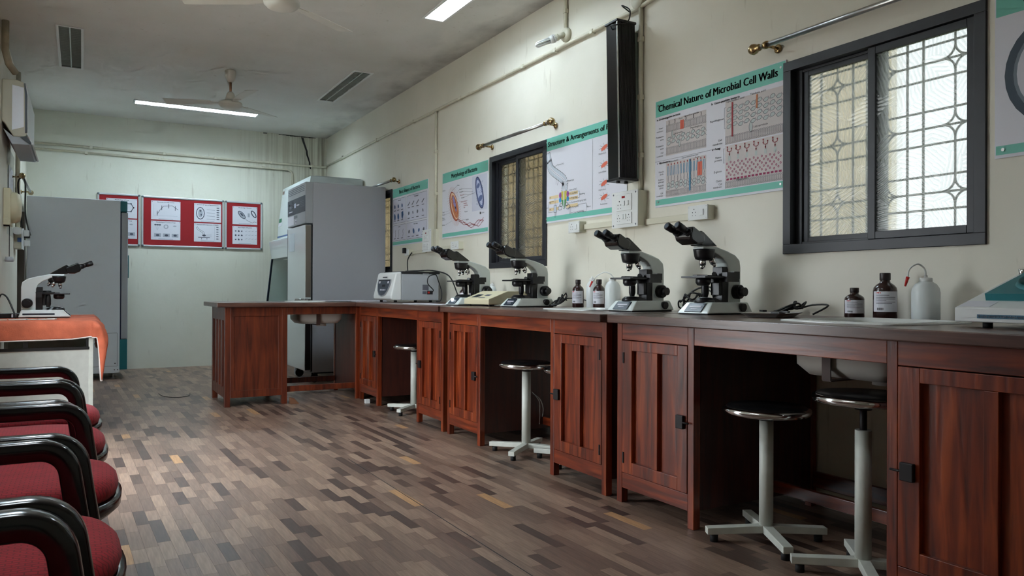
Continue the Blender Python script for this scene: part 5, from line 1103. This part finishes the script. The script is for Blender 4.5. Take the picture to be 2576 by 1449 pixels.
def hood():
    t = thing('safety_hood', 'white biological safety hood standing behind the tall refrigerator', 'fume hood', (2.31, 8.78, 0), 0)
    Y = 1.38
    prof = [(0, 2.30), (-.01, 2.25), (-.065, 1.79), (-.07, 1.64), (-.18, 1.60), (-.145, 1.375), (.0, 1.375), (.0, 1.42), (.62, 1.42), (.62, 2.30)]
    MB().prism(prof, 'y', 0, Y).build('upper_case', M['fridgew'], t, .004)
    MB().box(.07, .61, .04, .06, 2.30, 2.31).build('top_cover', M['greyp'], t)
    MB().prism([(-.205, .80), (-.145, 1.375), (.55, 1.375), (.55, .80)], 'y', 0, .012).build('side_glass', HOODG, t); MB().prism([(-.205, .80), (-.145, 1.375), (.55, 1.375), (.55, .80)], 'y', Y-.012, Y).build('side_glass', HOODG, t)
    for y in (-.004, Y-.012): MB().hexa([(-.212, y, .8), (-.188, y, .8), (-.188, y+.018, .8), (-.212, y+.018, .8), (-.15, y, 1.375), (-.126, y, 1.375), (-.126, y+.018, 1.375), (-.15, y+.018, 1.375)]).build('sash_edge', M['navy'], t)
    MB().box(.55, .62, 0, Y, .80, 1.42).build('rear_duct', M['fridgew'], t); MB().box(-.22, .62, 0, Y, .74, .80).build('work_surface', M['steel'], t, .004)
    for x in (-.16, .56):
        for y in (.04, Y-.08): MB().box(x, x+.04, y, y+.04, 0, .74).build('stand_leg', M['greyp'], t)
    A = Art(lambda u, v, w: (-.065+.055*(v-1.79)/.46-.0015-w, Y-u, v)); A.rect(.03, 2.22, .12, 2.26, pm('patch_brown', (150, 130, 118)), 1); A.build('corner_patch', t)
    A = Art(A.fn); A.rect(.02, 1.80, .2, 1.845, M['paper'], 1); A.build('white_sticker', t); A = Art(A.fn); A.rect(.03, 1.85, .17, 1.90, pm('sticker_green', (26, 120, 80)), 2); A.build('green_sticker', t)
    MB().box(-.074, -.064, 0, Y, 1.655, 1.67).build('trim_strip', M['bluep'], t)
hood()

# ================================================================== THE LEFT SIDE: GREY REFRIGERATOR, AIR CONDITIONER, DESK, CHAIRS
def grey_refrigerator():
    t = thing('refrigerator', 'grey refrigerator with teal corner trims beside the back wall', 'refrigerator', (-.49, 9.32, 0), 0)
    D, W = .865, .72; z0, z1 = .065, 1.945
    MB().box(0, D, 0, W, z0, z1).build('cabinet', mat('refrigerator_steel_grey', (222, 228, 233), .4), t, .004)
    MB().box(D, D+.012, .005, W-.005, .3, 1.80).build('door_gasket', mat('navy_gasket', (30, 38, 66), .5), t)
    MB().box(D+.012, D+.075, 0, W, .435, 1.815).build('door', M['greyp'], t, .005)
    MB().box(D, D+.068, -.002, W, 1.825, 1.94).build('teal_cap', M['teal'], t, .003); MB().box(D-.002, D+.072, -.002, W, .1, .43).build('teal_plinth', M['teal'], t, .003)
    MB().box(D+.075, D+.085, .02, .05, 1.1, 1.35).build('handle', M['teal'], t, .003)
    A = Art(lambda u, v, w: (u, -.0008-w, v)); A.line([(.6, .14), (.84, .14), (.84, .5), (.6, .5), (.6, .14)], .003, GRY, 1); A.ell(.82, .17, .006, .006, INK, layer=1, n=8); A.ell(.845, .10, .006, .006, INK, layer=1, n=8); A.ell(.815, .10, .006, .006, INK, layer=1, n=8); A.build('service_panel', t)
    for x in (.06, D-.06):
        for y in (.06, W-.06):
            c = MB(); c.cyl((x, y, 0), (x, y, .012), .028, n=16); c.cyl((x, y, .012), (x, y, .065), .012, n=12); c.build('levelling_foot', M['steel'], t)
grey_refrigerator()
def air_conditioner():
    t = thing('air_conditioner', 'white split air conditioner high on the wall with open louvre', 'air conditioner', (XL, 7.2, 2.13), 0)
    prof = [(0, .51), (.10, .515), (.145, .50), (.165, .40), (.168, .08), (.155, .06), (.08, .06), (.02, .16), (0, .18)]
    MB().prism(prof, 'y', 0, .95).build('casing', mat('aged_white_casing', (198, 192, 170), .45), t, .01, seg=3)
    MB().prism([(.168, .08), (.176, .08), (.178, .43), (.16, .5), (.155, .49)], 'y', .01, .95).build('front_flap', M['white'], t, .003)
    MB().prism([(.08, .06), (.155, .06), (.195, .01), (.185, .0), (.07, .0), (.01, .12)], 'y', .004, .946).build('outlet', M['greyp'], t, .003)
    MB().prism([(.125, .058), (.168, .07), (.205, .015), (.19, .006)], 'y', -.003, .95).build('louvre', M['black'], t); MB().prism([(.176, .07), (.184, .066), (.214, .01), (.205, .004)], 'y', -.003, .95).build('louvre_blade', M['white'], t)
    MB().prism([(.150, .49), (.158, .49), (.172, .40), (.173, .10), (.158, .09), (.156, .40)], 'y', -.0025, .02).build('end_gap', M['black'], t)
    A = Art(lambda u, v, w: (u, -.0012-w, v)); A.poly([(.07, .47), (.148, .455), (.15, .14), (.07, .11)], mat('bright_sticker', (246, 248, 252), .3), 1); A.build('end_sticker', t)
air_conditioner()
tag(MB().tube([(XL+.03, 7.1, ZC), (XL+.03, 7.1, 2.84), (XL+.05, 7.15, 2.75), (XL+.09, 7.22, 2.7)], .026, 10).build('insulated_pipe', mat('insulation_wrap', (170, 160, 136), .8, var=.2, scale=12)), 'wrapped pipe dropping from ceiling to the air conditioner', 'pipe')
tag(MB().box(XL, XL+.06, 9.02, 9.22, 0, 1.75).build('wooden_post', M['brownpost'], None, .003), 'dark brown wooden post in the gap beside the grey refrigerator', 'post')
# small fittings on the wall
def left_fittings():
    t = thing('wall_socket', 'cream socket box with plugs on the wall by the grey refrigerator', 'socket', (XL, 8.55, 1.36), 0, 'white wall sockets')
    MB().box(0, .06, 0, .26, 0, .20).build('back_box', M['ivory'], t, .004); MB().box(.06, .068, -.004, .264, -.004, .204).build('face_plate', M['white'], t, .002)
    for y, z, m in ((.05, .15, M['white']), (.16, .06, M['white']), (.2, .14, M['black'])): MB().box(.068, .12, y, y+.05, z-.03, z+.03).build('plug', m, t, .008)
    MB().box(.03, .06, -.03, -.004, .06, .1).build('blue_clip', M['bluep'], t)
    MB().cyl((.03, -.12, .16), (.03, .0, .16), .035, n=18).build('plug_adaptor', M['white'], t)
    tag(MB().tube(spline([(XL+.12, 8.8, 1.5), (XL+.08, 8.75, 1.7), (XL+.10, 8.3, 1.97), (XL+.05, 8.25, 1.95), (XL+.06, 8.4, 1.7), (XL+.07, 8.5, 1.55)]), .007, 8).build('power_cable', M['cable']), 'black cable looped over the brass rod end', 'cable')
    m = thing('meter_box', 'cream rounded meter box on the wall at the picture edge', 'box', (XL, 7.40, 1.52), 0)
    MB().lathe([(.001, .0), (.13, .0), (.13, .08), (.11, .11), (.05, .12), (.001, .12)], (0, .13, .13), 24, 'x').build('dome', M['beige'], m); MB().box(0, .05, .0, .26, -.02, .28).build('back_plate', M['beige'], m, .004)
    c = thing('pull_weight', 'small grey weight on a chain at the picture edge', 'weight', (XL+.04, 7.45, 1.20), 0)
    MB().lathe([(.001, 0), (.03, 0), (.032, .01), (.028, .04), (.001, .042)], n=18).build('weight', M['greyp'], c); MB().cyl((0, 0, .04), (0, 0, .3), .003, n=6).build('chain', M['dkmetal'], c); MB().box(-.04, .0, -.01, .01, .29, .32).build('wall_hook', M['dkmetal'], c)
    s = thing('wall_sheet', 'clear plastic sheet taped to the wall by the meter box', 'sheet', (XL, 7.75, 1.45), 0); MB().box(.002, .006, 0, .7, 0, .75).build('film', CLEAR, s); MB().box(.006, .008, .1, .55, .12, .6).build('insert', M['paper'], s)
left_fittings()

def door_leaf():
    o = struct('door_1', (XL, LDOOR[0], 0)); w, h = LDOOR[1]-LDOOR[0], LDOOR[3]; f = MB()
    f.box(-.16, .01, -.05, .02, 0, h+.05); f.box(-.16, .01, w-.02, w+.05, 0, h+.05); f.box(-.16, .01, .02, w-.02, h-.02, h+.05); f.build('door_frame', M['brownpost'], o, .003)
    d = MB().box(-.215, -.175, w+.06, w+1.22, .01, h-.02).build('door_panel', M['brownpost'], o, .003); MB().cyl((-.27, w+1.14, 1.0), (-.215, w+1.14, 1.0), .02, n=12).build('door_knob', M['steel'], d)
door_leaf()
def floor_bits():
    tag(MB().tube(spline([(.64, 7.8, .004), (.66, 7.6, .004), (.75, 7.45, .004), (.86, 7.5, .004), (.9, 7.7, .004)]), .003, 6).build('thin_wire', M['cable']), 'thin dark wire lying on the floor near the cross bench', 'wire')
    o = MB().prism([(0, 0), (.075, 0), (.03, .05), (.0, .055)], 'y', -.03, .03).build('door_wedge', mat('worn_wedge_wood', (110, 72, 48), .7), None, .003); o.location = (1.565, 6.60, 0); tag(o, 'small brown wooden wedge against the cross bench leg', 'wedge')
    o = MB().box(-.02, .02, -.02, .02, 0, .035).build('plastic_block', M['white'], None, .003); o.location = (2.16, 6.33, 0); tag(o, 'small white block on the floor beside the far bench leg', 'block')
floor_bits()
def desk():
    t = thing('desk', 'metal framed desk with pale side panel under the orange cloth', 'desk', (XL+.02, 5.94, 0), 0)
    W, L, z = .625, 1.36, .757
    MB().box(0, W, 0, L, z-.025, z).build('desk_top', M['deskpanel'], t, .003)
    for x in (.0, W-.045):
        for y in (.005, L-.03): MB().box(x, x+.028, y, y+.025, 0, z-.025).build('leg', M['stoolw'], t, .002)
    MB().box(.028, W-.045, .008, .022, .10, .565).build('side_panel', M['deskpanel'], t); MB().box(.0, W-.04, .004, .028, .565, .585).build('cross_bar', M['dkmetal'], t)
    MB().box(.028, W-.045, L-.024, L-.012, .10, .565).build('side_panel', M['deskpanel'], t); MB().box(W-.04, W-.025, .03, L-.03, .30, .73).build('front_panel', M['deskpanel'], t)
    MB().box(.20, .23, .012, .025, .585, .73).build('cross_bar', M['dkmetal'], t); MB().box(W-.06, W-.045, .012, .025, .585, .73).build('cross_bar', M['dkmetal'], t)
desk()
def tablecloth():
    t = thing('tablecloth', 'orange cloth with white piped hem hanging over the desk edge', 'tablecloth', (0, 0, 0), 0)
    x0, x1, y0, y1, z = XL+.018, .098, 5.935, 7.305, .7615
    per = []   # (edge point, outward dir, drop, bulge)
    n1, n2, n3 = 26, 22, 40
    for i in range(n1+1): s = i/n1; per.append(((x0+(x1-.03-x0)*s, y0), (0, -1), .128-.008*s-.014*max(0, s-.8)*5, .012+.012*max(0, s-.75)*4))
    for i in range(1, n2): s = i/n2; a = -PI/2+s*PI/2; k = math.sin(PI*s); per.append(((x1-.03+.03*math.cos(a), y0+.03+.03*math.sin(a)), (math.cos(a), math.sin(a)), .112+.30*max(0, min(1, (s-.28)/.3))**1.5*(1-.75*max(0, (s-.68)/.32)), .024+.06*k+.012*math.sin(s*PI*3)))
    for i in range(n3+1): s = i/n3; per.append(((x1, y0+.03+(y1-y0-.03)*s), (1, 0), .11+.10*min(1, s*3)+.015*math.sin(s*19), .03+.02*math.sin(s*23)))
    m = MB(); rows = 14; n = len(per); k0 = 0
    for r in range(rows+1):
        q = r/rows
        for (p, d, dr, bu) in per:
            o = bu*math.sin(min(1, q*2.2)*PI/2)*(1-.45*max(0, q-.5)*2); zz = z - dr*max(0, q-.03)/.97 if q > 0 else z
            zz = z - dr*(q**1.25); m.v.append((p[0]+d[0]*o, p[1]+d[1]*o, zz))
    for r in range(rows):
        for i in range(n-1): m.face((r*n+i, r*n+i+1, (r+1)*n+i+1, (r+1)*n+i), True)
    # flat top
    k = len(m.v); m.v += [(x0, y1, z)]; m.face([i for i in range(n)] + [k], False)
    o = m.build('cloth', CLOTH, t); sd = o.modifiers.new('thick', 'SOLIDIFY'); sd.thickness = .003; sd.offset = 1
    hem = [m.v[rows*n+i] for i in range(n)]; MB().tube(hem, .0052, 6).build('piped_hem', PIPING, t)
tablecloth()
def desk_bits():
    zz = .7655
    b = thing('adaptor_box', 'black power adaptor on the orange cloth with cable', 'adaptor', (-.47, 6.62, zz), .1); MB().box(-.05, .09, -.06, .06, 0, .035).build('case', M['black'], b, .004); MB().box(.03, .04, -.062, -.06, .006, .028).build('tag_label', M['paper'], b); MB().box(.05, .06, -.062, -.06, .006, .028).build('tag_label', M['paper'], b)
    tag(MB().tube(spline([(-.40, 6.45, zz+.006), (-.42, 6.5, zz+.06), (-.46, 6.55, zz+.15), (-.5, 6.6, zz+.17), (-.53, 6.7, zz+.1)]), .006, 8).build('power_cable', M['cable']), 'black cable rising from the adaptor on the desk', 'cable')
    for i, x in enumerate((-.46, -.40, -.345, -.29, -.235, -.175)):
        o = MB().box(-.026, .026, -.03, .03, 0, .004+.002*(i % 3)).build('slide_box', M['white'], None, .001); o.location = (x, 6.18+.01*(i % 2), zz-.0005); o.rotation_euler = (0, 0, .2*math.sin(i*2.1)); tag(o, 'small white slide packet in a row on the orange cloth', 'slide packet', 'white slide packets on the cloth')
desk_bits()

def chair_proto():
    t = thing('armchair', 'x', 'chair', (0,0,0), 0, 'red seated black armchairs in a row')
    def outl(k, z, grow=0., n=44):
        r = []
        for i in range(n):
            th = 2*PI*i/n; c, s = math.cos(th), math.sin(th); e = 2.5 if c > 0 else 3.6
            r.append(((.245*k+grow)*math.copysign(abs(c)**(2/e), c)-.005, (.245*k+grow)*math.copysign(abs(s)**(2/e), s), z))
        return r
    z = .458
    MB().loft([outl(.86, z-.004), outl(.98, z), outl(1.0, z+.016), outl(.985, z+.032), outl(.93, z+.046), outl(.8, z+.055), outl(.5, z+.060), outl(.05, z+.061)]).build('seat_cushion', RED, t)
    MB().loft([outl(.6, z-.05), outl(.96, z-.045), outl(1.0, z-.03, .006), outl(1.0, z-.006, .008), outl(.98, z-.003, .0), outl(.6, z-.002)]).build('seat_shell', M['gloss'], t)
    for sy in (-1, 1):
        y = sy*.262
        pts = [(-.215, y, .39), (-.225, y, .46), (-.232, y, .55)] + arc((-.17, .57), .062, 180, 90, 5, 'xz', y)[1:] + [(-.1, y, .632), (.0-.02, y, .631)] + arc((.095, .571), .06, 90, 8, 8, 'xz', y)[0:] + [(.163, y, .52), (.174, y, .45), (.172, y, .405)]
        pts = [(p[0]+0.0, p[1], p[2]) for p in pts]
        MB().sweep(pts, (0, 1, 0), .024, .0225, 16, 4.5).build('armrest', M['gloss'], t)
        MB().box(-.25, .2, sy*.235-.012, sy*.235+.012, .40, .425).build('arm_bracket', M['black'], t)
    bk = MB(); bk.loft([[(x-.27-.06*(q-.0)*.5+ (.0 if x < 0 else 0), yy*(1 if q < .8 else .9), .50+.42*q) for x, yy in ((.0,-.21),(.022,-.2),(.03,0),(.022,.2),(0,.21),(-.022,.2),(-.03,0),(-.022,-.2))] for q in (0, .3, .7, .9, 1.)], True, True); bk.build('backrest', RED, t)
    MB().box(-.285, -.25, -.03, .03, .38, .62).build('back_bar', M['black'], t)
    for sx in (-.2, .18):
        for sy in (-.2, .2): MB().tube([(sx, sy, .39), (sx*1.1, sy*1.08, .2), (sx*1.15, sy*1.15, .0)], .0125, 10).build('leg', M['black'], t)
    return t
ch = chair_proto(); ys = [1.07, 1.665, 2.265, 2.87, 3.46]; xs = [-.175, -.168, -.15, -.165, -.17]
cl = ['red seated black armchair nearest the camera, only its armrest showing', 'red seated black armchair with the largest visible seat', 'middle one of the five red seated black armchairs', 'red seated black armchair second from the desk', 'red seated black armchair farthest away, beside the desk']
for i, (x, y, l) in enumerate(zip(xs, ys, cl)):
    o = ch if i == 0 else copy_tree(ch)
    o.location = (x, y, 0); o.rotation_euler = (0, 0, math.radians((0, 1, -1, 0.5, 2)[i])); o['label'] = l
